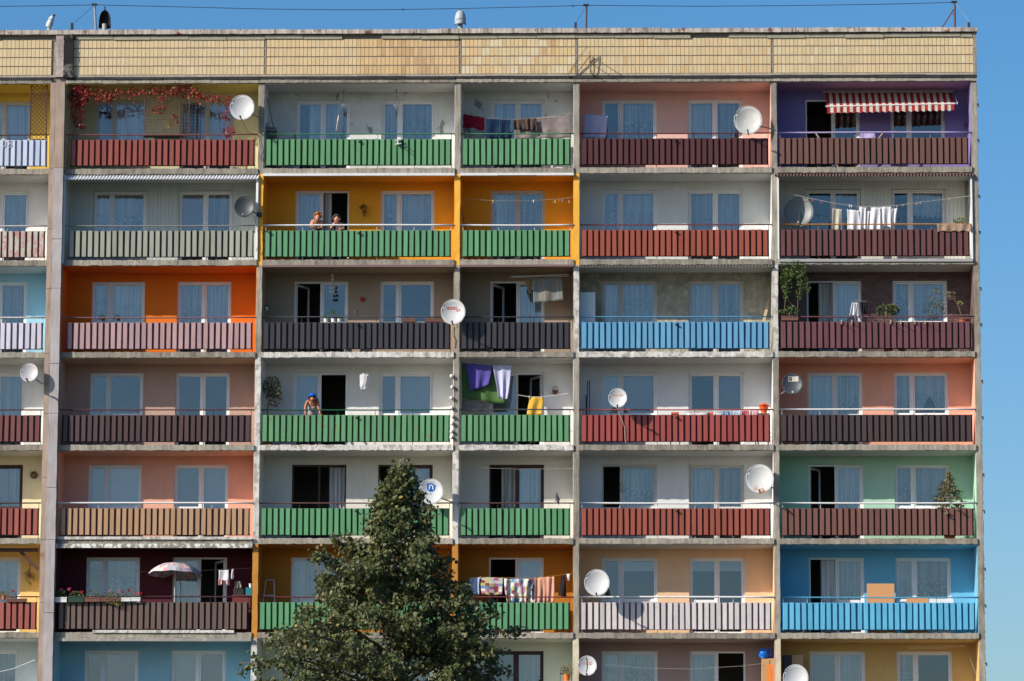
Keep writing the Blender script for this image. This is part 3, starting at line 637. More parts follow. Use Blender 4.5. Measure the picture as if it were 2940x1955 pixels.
# ================================================================ SATELLITE DISHES
METAL = mat('galvanised', (150, 150, 152), rough=.5, dirt=.2); DKMET = mat('dark metal', (48, 46, 50), rough=.5)
WHITEP = mat('white plastic', (232, 232, 232), rough=.4, dirt=.08)
def text_mesh(s, size):
    cu = bpy.data.curves.new('lettering', 'FONT'); cu.body = s; cu.size = size; cu.align_x = 'CENTER'; cu.align_y = 'CENTER'; cu.resolution_u = 3
    o = bpy.data.objects.new('lettering', cu); COL.objects.link(o); dg = bpy.context.evaluated_depsgraph_get(); dg.update()
    me = bpy.data.meshes.new_from_object(o.evaluated_get(dg)); vs = [tuple(v.co) for v in me.vertices]; fs = [tuple(p.vertices) for p in me.polygons]
    bpy.data.objects.remove(o); return vs, fs
def dish(label, c, dpx, col, mount, tilt=(-.06, -1, .06), logo=None, lnb=(60, 56, 58), dirt=.1, rustm=None, rough=.5, armc=None, tall=1.06):
    ddep = (c - CAMP).length; d = dpx / FPX * ddep * 1.0; a, b = d / 2, d / 2 * tall; dp = d * .135
    n = Vector(tilt).normalized(); rt = Vector((0, 0, 1)).cross(-n).normalized() * -1; rt = n.cross(Vector((0, 0, 1))).normalized() * -1; up = rt.cross(n) * -1
    if up.z < 0: up = -up
    if rt.x < 0: rt = -rt
    root = thing('satellite_dish', label, 'satellite dish', c, 'satellite dishes on the balconies')
    S3 = lambda u, v, off=0: c + rt * a * u + up * b * v - n * (dp * (1 - u * u - v * v) - off)
    m = mat('dish %d %d %d' % col, col, rough=rough, dirt=dirt, scale=4, spec=.5) if rustm is None else rustm
    mb = MB(); NR, NA = 6, 32
    vs = [S3(0, 0)]
    for i in range(1, NR + 1):
        for k in range(NA): q = 2 * math.pi * k / NA; vs.append(S3(i / NR * math.cos(q), i / NR * math.sin(q)))
    fs = [(0, 1 + k, 1 + (k + 1) % NA) for k in range(NA)]
    for i in range(NR - 1):
        for k in range(NA): fs.append((1 + i * NA + k, 1 + (i + 1) * NA + k, 1 + (i + 1) * NA + (k + 1) % NA, 1 + i * NA + (k + 1) % NA))
    mb.add(vs, fs); rf = mb.build('reflector', m, root, smooth=True, solid=.008)
    MB().tube([S3(math.cos(2 * math.pi * k / 36), math.sin(2 * math.pi * k / 36)) for k in range(37)], .011, 6, cap=False).build('rim', m, root, smooth=True)
    L0 = c + n * d * .46 - up * d * .50; base = S3(.02, -1.02) - n * .02
    am = mat('dish arm', armc or (70, 66, 68), rough=.5)
    MB().tube([base, base + (L0 - base) * .5 - up * .02, L0], .019, 6).build('arm', am, root)
    lb = MB().tube([L0 + n * .05 - up * .02, L0 - n * .03, L0 - n * .09 + up * .012], [.026, .03, .018], 8); lb.box(L0.x - .014, L0.x + .014, L0.y - .04, L0.y, L0.z - .05, L0.z - .005)
    lb.build('receiver', mat('lnb %d' % lnb[0], lnb, rough=.5), root)
    k = c - n * (dp + .02); mb = MB().box(k.x - .07, k.x + .07, k.y - .0, k.y + .05, k.z - .1, k.z + .1)
    mb.tube([k + Vector((0, .03, 0)), Vector((k.x, mount.y if abs(mount.y - k.y) > .05 else k.y + .06, k.z - .05)), mount], .02, 6)
    mb.tube([base, k + Vector((0, .02, -.06))], .012, 5); mb.build('mount_arm', METAL, root)
    if logo == 'cyfra' or logo == 'cyfrahd' or logo == 'faded':
        rd = mat('logo red', (196, 74, 62), rough=.5) if logo == 'cyfrahd' else mat('logo faded', (216, 160, 142) if logo == 'cyfra' else (228, 206, 206), rough=.5); bk = mat('logo black', (24, 22, 24), rough=.5); wh = mat('logo white', (244, 238, 232), rough=.5)
        w1, w0, h0, h1 = (.36, -.58, .22, .42) if logo == 'cyfra' else ((.1, -.57, .24, .45) if logo == 'cyfrahd' else (.28, -.52, .14, .38))
        def plate(nm, u0, u1, v0, v1, mm, off=.006, sk=0):
            MB().grid(lambda u, v: S3(u0 + (u1 - u0) * u, v0 + (v1 - v0) * v + sk * u, off), 6, 2).build(nm, mm, rf)
        hh = h1 - h0; qs = hh * .94
        if logo != 'faded' or True: plate('label_plate', w0, w1 - .01, h0, h1, rd)
        plate('cross_plate', w1, w1 + qs, h0, h1, bk); cx, cy = w1 + qs / 2, (h0 + h1) / 2
        plate('cross', cx - qs * .36, cx + qs * .36, cy - hh * .14, cy + hh * .14, wh, .009); plate('cross', cx - qs * .14, cx + qs * .14, cy - hh * .36, cy + hh * .36, wh, .0095)
        vs, fs = text_mesh('CYFRA', 1.0); xs = [v[0] for v in vs]; sx = (w1 - w0) * .88 / (max(xs) - min(xs)); sy = hh * .62 / .72
        cxm = (w0 + w1) / 2; wl = wh if logo != 'faded' else mat('logo pale', (236, 222, 222))
        MB().add([S3(cxm + v[0] * sx, cy + (v[1]) * sy, .01) for v in vs], fs).build('lettering', wl, rf)
        if logo == 'cyfrahd':
            plate('label_plate', .24, .58, .06, .25, mat('logo red', (196, 74, 62)), .006, .03)
            vs, fs = text_mesh('HD', 1.0); MB().add([S3(.42 + v[0] * .17, .172 + v[1] * .2, .011) for v in vs], fs).build('lettering', wh, rf)
    if logo == 'n':
        bl = mat('logo blue', (0, 112, 206), rough=.4); wh = mat('logo white', (244, 238, 232))
        disc = [S3(-.02 + .36 * math.cos(t), .36 + .34 * math.sin(t), .007) for t in np.linspace(0, 2 * math.pi, 28, endpoint=False)]
        MB().add(disc, [tuple(range(28))]).build('emblem', bl, rf)
        for (u, v, r_) in ((-.34, .61, .07), (.38, .48, .05)):
            MB().add([S3(u + r_ * math.cos(t), v + r_ * math.sin(t), .009) for t in np.linspace(0, 2 * math.pi, 12, endpoint=False)], [tuple(range(12))]).build('emblem_dot', bl, rf)
        MB().grid(lambda u, v: S3(-.3 + .2 * u, .55 + .06 * v, .0075), 2, 1).grid(lambda u, v: S3(.25 + .12 * u, .44 + .05 * v, .0075), 2, 1).build('emblem_bar', bl, rf)
        path = [(-.16, .2)] + [(-.14 + .0, .44)] + [(-.02 + .14 * math.cos(t), .43 + .1 * math.sin(t)) for t in np.linspace(math.pi, 0, 7)] + [(.14, .2)]
        mb = MB()
        for p, q in zip(path[:-1], path[1:]):
            dx, dy = q[0] - p[0], q[1] - p[1]; l = math.hypot(dx, dy) or 1; ox, oy = -dy / l * .045, dx / l * .045
            mb.add([S3(p[0] + ox, p[1] + oy, .032), S3(p[0] - ox, p[1] - oy, .032), S3(q[0] - ox, q[1] - oy, .032), S3(q[0] + ox, q[1] + oy, .032)], [(0, 1, 2, 3)])
        mb.build('lettering', wh, rf)
        for (u, v) in ((.36, .2), (.28, .06)):
            MB().add([S3(u + .02 * math.cos(t), v + .02 * math.sin(t), .009) for t in np.linspace(0, 2 * math.pi, 8, endpoint=False)], [tuple(range(8))]).build('emblem_dot', bl, rf)
    if logo == 'plate':
        pw = mat('label white', (236, 232, 224), rough=.4)
        MB().grid(lambda u, v: S3(-.43 + 1.0 * u, .28 + .44 * v, .008), 6, 2).build('label_plate', pw, rf)
        MB().grid(lambda u, v: S3(-.39 + .33 * u, .34 + .33 * v, .012), 3, 2).build('label_square', mat('logo black', (24, 22, 24)), rf)
        MB().add([S3(-.22 + .13 * math.cos(t), .505 + .14 * math.sin(t), .016) for t in np.linspace(0, 2 * math.pi, 14, endpoint=False)], [tuple(range(14))]).build('label_disc', mat('label grey', (128, 122, 116)), rf)
        for q in range(3): MB().grid(lambda u, v: S3(-.01 + .5 * u, .37 + .1 * q + .04 * v, .012), 3, 1).build('label_line', mat('label line', (206, 180, 150)), rf)
    if logo == 'cable':
        pass
    return root, S3
def rust_spots():
    m = bpy.data.materials.new('dish rusty'); m.use_nodes = True; n = m.node_tree; L = n.links.new; b = n.nodes['Principled BSDF']
    ge = n.nodes.new('ShaderNodeTexCoord'); t = n.nodes.new('ShaderNodeTexNoise'); t.inputs['Scale'].default_value = 9; t.inputs['Detail'].default_value = 6; L(ge.outputs['Object'], t.inputs[0])
    sp = n.nodes.new('ShaderNodeSeparateXYZ'); L(ge.outputs['Object'], sp.inputs[0])
    mr = n.nodes.new('ShaderNodeMapRange'); mr.inputs[1].default_value = .10; mr.inputs[2].default_value = .30; mr.inputs[3].default_value = 1; mr.inputs[4].default_value = 0; L(sp.outputs[2], mr.inputs[0])
    ax = n.nodes.new('ShaderNodeMath'); ax.operation = 'ABSOLUTE'; L(sp.outputs[0], ax.inputs[0])
    m2 = n.nodes.new('ShaderNodeMapRange'); m2.inputs[1].default_value = .12; m2.inputs[2].default_value = .22; m2.inputs[3].default_value = 1; m2.inputs[4].default_value = 0; L(ax.outputs[0], m2.inputs[0])
    mu = n.nodes.new('ShaderNodeMath'); mu.operation = 'MULTIPLY'; L(mr.outputs[0], mu.inputs[0]); L(m2.outputs[0], mu.inputs[1])
    m3 = n.nodes.new('ShaderNodeMapRange'); m3.inputs[1].default_value = .42; m3.inputs[2].default_value = .6; L(t.outputs[0], m3.inputs[0])
    m4 = n.nodes.new('ShaderNodeMath'); m4.operation = 'MULTIPLY'; L(mu.outputs[0], m4.inputs[0]); L(m3.outputs[0], m4.inputs[1])
    mx = n.nodes.new('ShaderNodeMix'); mx.data_type = 'RGBA'; L(m4.outputs[0], mx.inputs[0]); mx.inputs[6].default_value = (.56, .56, .55, 1); mx.inputs[7].default_value = (.36, .15, .05, 1)
    L(mx.outputs[2], b.inputs['Base Color']); b.inputs['Roughness'].default_value = .5; return m
OFFW = (206, 207, 208)
dish('plain white satellite dish beside the red creeper on the top row', Q('A1', 2097, 930, -.28), 69, OFFW, Q('A1', 2245, 1015, .0))
dish('large off-white satellite dish in front of the pink balcony on the top row', P(2148, 345, -.2), 79, (204, 204, 200), P(2226, 372, .0), dirt=.3)
dish('dark grey satellite dish at the edge of the white clad balcony', Q('B1', 2117, 340, -.22), 58, (56, 62, 70), Q('B1', 2240, 405, -.01), tilt=(-.04, -1, .08), lnb=(170, 166, 160))
dish('biggest dish, grey, inside the corner balcony with the white washing', Q('B4', 343, 385, .36), 82, (128, 132, 132), Q('B4', 345, 520, .35), tilt=(-.1, -1, .1), lnb=(190, 188, 184), armc=(196, 194, 190))
dish('white satellite dish lettered CYFRA+ HD between the two charcoal railings', Q('B2', 1723, 1253, -.38), 69, OFFW, Q('B2', 1755, 1385, .0), logo='cyfrahd')
dish('small white dish fixed to the rusty pilaster by a long arm', Q('C1', 253, 210, -.5), 51, (190, 188, 190), Q('C1', 372, 308, -.2), tilt=(-.1, -1, .14))
dish('small white dish lettered CYFRA+ clamped on the bright red handrail', Q('C3', 1213, 350, -.46), 52, OFFW, Q('C3', 1213, 428, .0), logo='cyfra')
dish('dark grey dish with a white label plate on the salmon corner balcony', Q('C4', 288, 308, -.06), 58, (62, 70, 78), Q('C4', 172, 404, .04), tilt=(-.04, -1, .08), logo='plate', lnb=(222, 220, 212))
dish('white satellite dish with a round blue n emblem beside the tree top', Q('C2', 1622, 1240, -.4), 69, OFFW, Q('C2', 1815, 1335, .02), logo='n')
dish('white satellite dish with orange rust spots on the fifth row', Q('C3', 2215, 920, -.22), 78, (222, 220, 214), Q('C3', 2318, 990, .02), rustm=rust_spots(), dirt=.1)
dish('plain white dish above the weathered whitish railing, casting a round shadow', Q('D3', 462, 595, -.62), 71, (210, 210, 212), Q('D3', 462, 730, .0))
d12, s12 = dish('small white dish with a black cross emblem in the bottom row', Q('D3', 366, 1417, -.3), 53, OFFW, Q('D3', 282, 1500, .02), logo='faded')
MB().tube([s12(-.25 + .35 * math.cos(t) * .6 - .0, .1 + .95 * math.sin(t) * .86, .012) for t in np.linspace(1.2, -1.2, 8)], .008, 5).build('cable', DKMET, d12)
dish('white dish in front of the brown cupboard, bottom row, corner balcony', Q('D4', 325, 1445, -.4), 71, (204, 206, 210), Q('D4', 190, 1470, .05))
# ================================================================ CLOTH
def cloth(name, label, cat, kc, cs, Y, m, folds=4, amp=.03, group=None, nu=18, nv=10, pat=None, sag=0, mats=None, parent=None, Yb=None):
    tl, tr, br, bl = [Q(kc, x, y, Y + (0 if i < 2 else (Yb or 0))) for i, (x, y) in enumerate(cs)]
    ph = R.uniform(0, 6)
    def fn(u, v):
        top = tl.lerp(tr, u); bot = bl.lerp(br, u); p = top.lerp(bot, v)
        w = math.sin(u * folds * 2 * math.pi + ph + v * .8) * amp * (.35 + .65 * v) + math.sin(u * folds * 4.3 + v * 3 + ph) * amp * .4
        p = p + Vector((math.sin(v * 5 + ph) * amp * .25 + amp * .5 * v * math.sin(u * 9 + ph), w, -sag * math.sin(math.pi * u) * (1 if v < .5 else 1.0) - abs(w) * .25 * v + .02 * math.sin(u * folds * 5.1 + ph) * v - .016 * (1 - v) * abs(math.sin(u * math.pi * 3)))); return p
    mb = MB().grid(fn, nu, nv)
    if pat: mb.mi = [pat(i % nu / nu, i // nu / nv) for i in range(nu * nv)]
    o = mb.build(name, mats or m, parent, smooth=True, solid=.006)
    return tag(o, label, cat, group)
def fab(n, c, tr=.15, **k): return mat('fabric ' + n, c, rough=.9, dirt=k.pop('dirt', .08), scale=6, spec=.1, trans=tr, **k)
WASH = 'washing hung out on the balconies'
LINE = mat('line cord', (176, 168, 156), rough=.8)
def line(label, kc, pts, Y, pegs=(), col=LINE, r=.005, posts=None):
    root = thing('clothes_line', label, 'clothes line', Q(kc, pts[0][0], pts[0][1], Y), 'clothes lines')
    MB().tube([Q(kc, x, y, Y) for x, y in pts], r, 5).build('cord', col, root)
    for (x, y, c) in pegs:
        p = Q(kc, x, y, Y); MB().box(p.x - .012, p.x + .012, p.y - .015, p.y + .015, p.z - .06, p.z + .02).build('peg', mat('peg %d %d %d' % c, c), root)
    return root
line('clothes line over the green railing, narrow bay, top row', 'A3', [(125, 960), (345, 1020), (580, 1036), (785, 1018), (1100, 975)], .45)
cloth('towel', 'dark red cloth hung beside blue trousers on the top row', 'cloth', 'A3', [(155, 983), (338, 1018), (335, 1128), (148, 1098)], .45, fab('red', (150, 30, 50)), 2, .02, WASH)
tro = fab('denim', (26, 48, 78), .05)
cloth('trousers', 'navy blue trousers next to the red cloth, top row', 'trousers', 'A3', [(348, 1022), (462, 1030), (460, 1196), (352, 1192)], .45, tro, 1.3, .014, WASH)
cloth('trousers', 'navy blue trousers next to the fringed brown top', 'trousers', 'A3', [(466, 1032), (562, 1033), (545, 1198), (470, 1194)], .46, tro, 1.3, .014, WASH)
cloth('blouse', 'dark brown top with ragged hem over the green railing', 'top', 'A3', [(580, 1036), (785, 1018), (788, 1126), (592, 1118)], .42, fab('darkbrown', (96, 78, 72)), 5, .035, WASH)
cloth('bed_sheet', 'wide grey patterned sheet hanging in the narrow top-row bay', 'sheet', 'A3', [(585, 1040), (1085, 985), (1083, 1196), (600, 1205)], .5, fab('greypat', (158, 146, 144), dirt=.6, dcol=(.08, .07, .07)), 3.2, .03, WASH, nu=30)
cloth('bed_sheet', 'pale blue patterned cloth draped behind the maroon railing', 'sheet', 'A3', [(1205, 985), (1404, 1003), (1384, 1200), (1188, 1196)], .5, fab('paleblue', (206, 206, 236), dirt=.12), 2, .02, WASH)
pegc = [(190, 150, 120), (200, 90, 60), (230, 226, 220)]
line('sagging clothes line with white washing, corner bay', 'B4', [(178, 208), (420, 265), (640, 310), (860, 340), (1040, 340), (1200, 330), (1500, 290), (1828, 248)], .25,
     [(415, 275, pegc[0]), (460, 282, pegc[1]), (537, 295, pegc[1]), (782, 328, pegc[2]), (797, 330, pegc[2]), (1190, 333, pegc[0]), (1244, 322, pegc[0]), (1364, 308, pegc[0]), (1394, 300, pegc[0]), (1650, 268, pegc[0])], mat('cord white', (220, 216, 210)))
wt = fab('white', (244, 243, 248), .25, dirt=.03)
cloth('trousers', 'beige trousers, first item on the sagging line', 'trousers', 'B4', [(636, 352), (716, 362), (714, 550), (630, 548)], .25, fab('beige', (206, 198, 184)), 1.6, .02, WASH)
for i, (cs, l) in enumerate((([(760, 362), (862, 372), (882, 545), (766, 545)], 'wide white cloth next to the beige trousers on the sagging line'),
                             ([(862, 336), (924, 345), (922, 540), (872, 535)], 'narrow white shirt right of the wide white cloth'),
                             ([(928, 378), (968, 378), (962, 545), (922, 545)], 'thin white cloth hidden between two white shirts'),
                             ([(966, 344), (1048, 346), (1052, 545), (958, 545)], 'white shirt in the middle of the white washing'),
                             ([(1048, 341), (1140, 336), (1146, 530), (1066, 500)], 'cream-white trousers near the end of the white washing'),
                             ([(1140, 360), (1196, 352), (1184, 492), (1140, 480)], 'short white cloth last on the sagging line'))):
    cloth('shirt', l, 'shirt', 'B4', cs, .25 + .02 * (i % 3), wt, 1.6, .022, WASH, nu=14)
cloth('rug', 'brown patterned rug hung over the orange handrail', 'rug', 'B4', [(1540, 488), (1836, 490), (1833, 552), (1546, 556)], -.06, fab('rug', (178, 150, 128), 0, dirt=.55, dcol=(.08, .04, .03)), 4, .02)
# ceiling airer with striped towel, narrow bay third row
ra = thing('ceiling_airer', 'ceiling airer holding a striped towel in the brown narrow bay', 'airer', Q('B3', 660, 765, .5), 'ceiling airers')
MB().tube([Q('B3', 455, 772, .5), Q('B3', 868, 757, .5)], .012, 6).tube([Q('B3', 470, 776, .62), Q('B3', 866, 768, .62)], .012, 6).build('rod', WHITEP, ra)
for x in (500, 830): MB().tube([Q('B3', x, 768, .5), Vector((Q('B3', x, 768, .5).x, .5, ceil_z(3) - .015))], .006, 5).build('hanger', METAL, ra)
sc_ = [fab('stripe a', (150, 156, 150)), fab('stripe b', (110, 130, 138)), fab('stripe c', (176, 158, 140)), fab('stripe d', (134, 110, 104))]
cloth('towel', 'striped blue-grey and tan towel on the ceiling airer', 'towel', 'B3', [(610, 783), (815, 772), (828, 940), (624, 958)], .5, None, 2, .02, WASH, nu=40, pat=lambda u, v: (0, 1, 2, 1, 0, 3)[int(u * 40) % 6], mats=sc_)
cloth('towel', 'mustard cloth beside the striped towel on the ceiling airer', 'cloth', 'B3', [(553, 793), (608, 793), (606, 895), (576, 866)], .5, fab('mustard', (150, 126, 84)), 1, .02, WASH, nu=8)
# fourth row narrow bay
line('cord under the ceiling carrying the big coloured sheets', 'C3', [(108, 100), (330, 116), (475, 116), (700, 90), (890, 84)], .3)
cloth('bed_sheet', 'green sheet hanging behind the purple sheet', 'sheet', 'C3', [(110, 104), (330, 116), (420, 392), (118, 345)], .42, fab('greensheet', (100, 138, 78), .2), 2, .03, WASH, nu=24, sag=.02)
cloth('bed_sheet', 'purple-blue sheet hanging in front of the green sheet', 'sheet', 'C3', [(137, 102), (332, 118), (300, 262), (176, 300)], .3, fab('purple', (104, 92, 176), .15), 2, .022, WASH, nu=24)
cloth('bed_sheet', 'white lavender sheet folded over the cord beside the purple one', 'sheet', 'C3', [(332, 118), (468, 116), (432, 362), (376, 350)], .28, fab('lavender', (222, 222, 250), .25), 2, .03, WASH, nu=24)
cloth('towel', 'beige-grey cloth low under the green sheet', 'cloth', 'C3', [(115, 350), (275, 385), (262, 440), (116, 438)], .5, fab('greycloth', (160, 150, 142)), 2, .02, WASH)
line('short white cord with a yellow towel, fourth row', 'C3', [(510, 328), (585, 342), (690, 343), (862, 318)], .3, [(588, 338, (220, 200, 170)), (675, 338, (220, 200, 170))], WHITEP, .008)
cloth('towel', 'bright yellow towel pegged on a white cord, fourth row', 'towel', 'C3', [(592, 342), (686, 342), (684, 470), (568, 472)], .3, fab('yellow', (244, 194, 80), .2), 1.6, .02, WASH)
# sixth row narrow bay
line('clothes line behind the tree with patchwork blankets', 'D2', [(1560, 882), (1690, 876), (2050, 882), (2190, 866), (2312, 850)], .35, (), mat('cord yellow', (200, 150, 60)))
cloth('towel', 'pale blue cloth beside the patchwork blanket, behind the tree', 'cloth', 'D2', [(1620, 880), (1690, 874), (1692, 992), (1606, 985)], .35, fab('pblue', (190, 206, 232)), 2.5, .04, WASH)
pw = [fab('pw1', (206, 206, 200)), fab('pw2', (190, 120, 150)), fab('pw3', (110, 150, 190)), fab('pw4', (196, 196, 130)), fab('pw5', (150, 70, 84)), fab('pw6', (232, 226, 220))]
h2 = lambda a, b: int(abs(math.sin(a * 12.9898 + b * 78.233) * 43758.5)) % 6
cloth('blanket', 'patchwork blanket in grey, pink and blue next to the pale blue cloth', 'blanket', 'D2', [(1690, 872), (1846, 880), (1842, 995), (1702, 992)], .35, None, 1.5, .02, WASH, nu=20, nv=12, pat=lambda u, v: h2(int(u * 5), int(v * 6)), mats=pw)
cloth('blanket', 'bright patchwork blanket next to the peach towel', 'blanket', 'D2', [(1852, 884), (2046, 884), (2038, 1042), (1866, 1042)], .35, None, 4, .05, WASH, nu=24, nv=12, pat=lambda u, v: (5, h2(int(u * 8) + 3, int(v * 6)))[int(u * 8 + v * 6) % 3 > 0], mats=pw)
cloth('towel', 'peach towel hanging right of the patchwork blankets', 'towel', 'D2', [(2058, 878), (2188, 870), (2182, 1042), (2060, 1042)], .35, fab('peach', (238, 176, 150), .2), 4, .03, WASH)
cloth('bag', 'black knitted bag hanging at the end of the ochre bay line', 'bag', 'D2', [(2234, 862), (2258, 860), (2270, 1010), (2212, 1000)], .3, fab('blackbag', (40, 32, 34), 0), 1, .03, WASH, nu=8)
cloth('glove', 'small pale glove pegged at the end of the ochre bay line', 'glove', 'D2', [(2270, 852), (2292, 852), (2290, 898), (2272, 896)], .34, wt, 1, .01, WASH, nu=5, nv=4)
# sixth row, dark maroon bay
line('clothes line across the dark maroon bay', 'D1', [(520, 412), (900, 428), (1400, 440), (1900, 424), (2240, 405)], .35, (), mat('cord dark', (96, 80, 78)), .003)
cloth('shirt', 'small white shirt with pink sleeves in the dark maroon bay', 'shirt', 'D1', [(1952, 422), (2038, 420), (2036, 522), (1950, 520)], .35, wt, 1, .02, WASH, nu=10)
pk_ = fab('pink', (240, 180, 166))
cloth('sock', 'pink sock under the white shirt, nearer the parasol', 'sock', 'D1', [(1948, 500), (1978, 500), (1976, 558), (1946, 556)], .34, pk_, 1, .015, WASH, nu=6, nv=5)
cloth('sock', 'pink sock under the white shirt, nearer the ochre fin', 'sock', 'D1', [(2010, 500), (2044, 500), (2048, 556), (2014, 556)], .34, pk_, 1, .015, WASH, nu=6, nv=5)
cloth('sock', 'white sock pegged by itself near the ochre fin', 'sock', 'D1', [(2066, 414), (2082, 412), (2080, 502), (2056, 500)], .35, wt, 1, .01, WASH, nu=6, nv=5)
# third row corner: hanger with white shirts
hg = thing('clothes_hanger', 'hanger with small clothes in the brick corner bay', 'hanger', Q('B4', 860, 1160, .3))
MB().tube([Q('B4', 800, 1155, .3), Q('B4', 930, 1162, .3)], .008, 5).tube([Q('B4', 865, 1158, .3), Q('B4', 868, 1090, .3)], .005, 5).build('bar', METAL, hg)
cloth('shirt', 'white shirt on the hanger, brick corner bay', 'shirt', 'B4', [(806, 1170), (826, 1170), (836, 1285), (778, 1285)], .3, wt, 1.5, .02, WASH, nu=10)
cloth('shirt', 'longer white shirt beside the dark socks on the hanger', 'shirt', 'B4', [(832, 1170), (852, 1170), (860, 1310), (818, 1305)], .32, wt, 1.5, .02, WASH, nu=10)
cloth('sock', 'black clothes hanging at the end of the small hanger', 'sock', 'B4', [(866, 1162), (928, 1164), (940, 1268), (880, 1258)], .3, fab('blk', (36, 34, 40), 0), 3, .03, WASH)
line('thin line with coloured pegs in the orange narrow bay', 'B3', [(140, 222), (330, 236), (620, 236), (820, 222), (902, 210)], .35, [(150, 235, (150, 140, 130)), (332, 236, (230, 200, 90)), (618, 234, (240, 236, 230)), (758, 240, (70, 150, 90)), (772, 238, (220, 200, 80)), (798, 232, (200, 120, 60)), (820, 228, (120, 150, 190)), (868, 238, (180, 160, 120))])
line('faint double line across the white fifth-row narrow bay', 'C3', [(100, 838), (500, 852), (895, 848)], .4)
line('white cord sagging in the bottom-row bay left of the pilaster', 'D1', [(-60, 1345), (120, 1302), (312, 1224)], .1, (), WHITEP, .01)
line('cord across the mauve bottom-row bay', 'D3', [(530, 1405), (900, 1440), (1400, 1450), (1900, 1420), (2095, 1395)], .3)
# ================================================================ AWNING
aw = thing('awning', 'red and white striped awning in the purple corner bay', 'awning', Q('A4', 1120, 820, .9))
fr_, fw_ = fab('awning red', (196, 62, 60), .3), fab('awning cream', (244, 238, 226), .3)
At, Bt, Ab, Bb = Q('A4', 572, 800, 1.1), Q('A4', 1666, 802, 1.1), Q('A4', 586, 925, .3), Q('A4', 1686, 900, .3)
ns = 39
for part, fnn, rows in (('fabric', lambda u, v: At.lerp(Bt, u).lerp(Ab.lerp(Bb, u), v) + Vector((0, 0, -.02 * math.sin(math.pi * v))), 4),
                        ('valance', lambda u, v: Ab.lerp(Bb, u) + Vector((0, -.02 + .01 * math.sin(u * 60), -(.19 + .018 * math.sin(u * 2 * math.pi * 20)) * v - .0)), 3)):
    mb = MB(); nu = ns * 4
    mb.grid(fnn, nu, rows); mb.mi = [((i % nu) // 4) % 2 for i in range(nu * rows)]
    mb.build(part, [fr_, fw_], aw, solid=.004)
MB().tube([Ab + Vector((-.04, -.01, .01)), Bb + Vector((.04, -.01, .01))], .024, 8).build('front_bar', WHITEP, aw)
MB().box(At.x - .1, Bt.x + .05, 1.08, 1.19, At.z - .02, At.z + .07).build('cassette', mat('cassette', (190, 184, 190)), aw)
for a, b in ((At, Ab), (Bt, Bb)): MB().tube([a + Vector((.1, 0, -.1)), b + Vector((.1, 0, 0))], .015, 6).build('arm', WHITEP, aw)
dc = thing('deck_chair', 'folded lilac deck chair behind the lilac handrail', 'deck chair', Q('A4', 780, 1190, .5))
lil = mat('lilac paint', (186, 170, 214)); woo = mat('pale wood', (196, 176, 150), rough=.7)
zf = floor_z(1)
for y in (.45, .95): MB().bar(Q('A4', 485, 1150, y), (Q('A4', 610, 1190, y).x + .35, y, zf + .01), .03).bar(Q('A4', 1065, 1155, y), (Q('A4', 900, 1190, y).x - .3, y, zf + .01), .03).build('frame', woo, dc)
MB().bar(Q('A4', 485, 1150, .45), Q('A4', 485, 1150, .95), .03).bar(Q('A4', 1065, 1155, .45), Q('A4', 1065, 1155, .95), .03).build('crossbar', woo, dc)
cloth('canvas', None, None, 'A4', [(880, 1152), (1000, 1150), (1020, 1240), (868, 1240)], .6, lil, 1, .02, parent=dc)
# ================================================================ PLANTS AND POTS
def leafm(n, c, tr=.3, rnd=.25): return mat('leaf ' + n, c, raw=True, rough=.5, dirt=0, spec=.4, trans=tr, rnd=rnd)
GRN = leafm('green', (.09, .15, .04)); DGRN = leafm('dark', (.045, .08, .03)); YGRN = leafm('yellow', (.32, .30, .08)); OLV = leafm('olive', (.15, .16, .06))
DRY = leafm('dry', (.22, .17, .09)); REDL = leafm('red', (.34, .035, .04)); REDB = leafm('russet', (.34, .10, .04)); SPR = leafm('spruce', (.15, .13, .06), .1); PNK = leafm('pinkflower', (.72, .09, .22), .2); RDF = leafm('redflower', (.5, .02, .04), .2)
STEM = mat('stem', (.14, .10, .065), raw=True, rough=.9); TERRA = mat('terracotta', (196, 110, 78), rough=.8, dirt=.2); POTB = mat('planter brown', (120, 80, 72), rough=.7); POTW = mat('planter white', (236, 236, 236), rough=.5); POTG = mat('planter dark green', (40, 66, 56), rough=.6)
def scat(k, x, y, rx, ry, n, Y, dy=.12, gauss=True):
    out = []
    for _ in range(n):
        while True:
            u, v = R.uniform(-1, 1), R.uniform(-1, 1)
            if u * u + v * v <= 1: break
        out.append(Q(k, x + u * rx, y + v * ry, Y + R.uniform(-dy, dy)))
    return out
def pot(root, c, r, h, m, name='pot'):
    MB().lathe(c, [(r * .72, 0), (r, h), (r * 1.06, h), (r * 1.06, h * .9), (r * .9, h * .9), (r * .88, h * .82), (.01, h * .82)], 14).build(name, m, root)
def plant(name, label, cat, base, fol, stems=(), pots=(), group=None, sm=STEM):
    root = thing(name, label, cat, base, group)
    for pts, sz, m, *nm in fol:
        MB().leaves(pts, sz).build(nm[0] if nm else 'foliage', m, root, kind='stuff')
    if stems:
        mb = MB()
        for pts, r in stems: mb.tube(pts, [r * (1 - .6 * i / max(1, len(pts) - 1)) for i in range(len(pts))], 5)
        mb.build('stem', sm, root)
    for a in pots: pot(root, *a)
    return root
def planter(root, k, x0, x1, y0, y1, Y, m, d=.18):
    a, b = Q(k, x0, y1, Y), Q(k, x1, y0, Y)
    mb = MB().box(a.x, b.x, Y - d / 2, Y + d / 2, a.z, b.z - .02); mb.box(a.x - .01, b.x + .01, Y - d / 2 - .01, Y + d / 2 + .01, b.z - .035, b.z)
    return mb.build('planter', m, root)
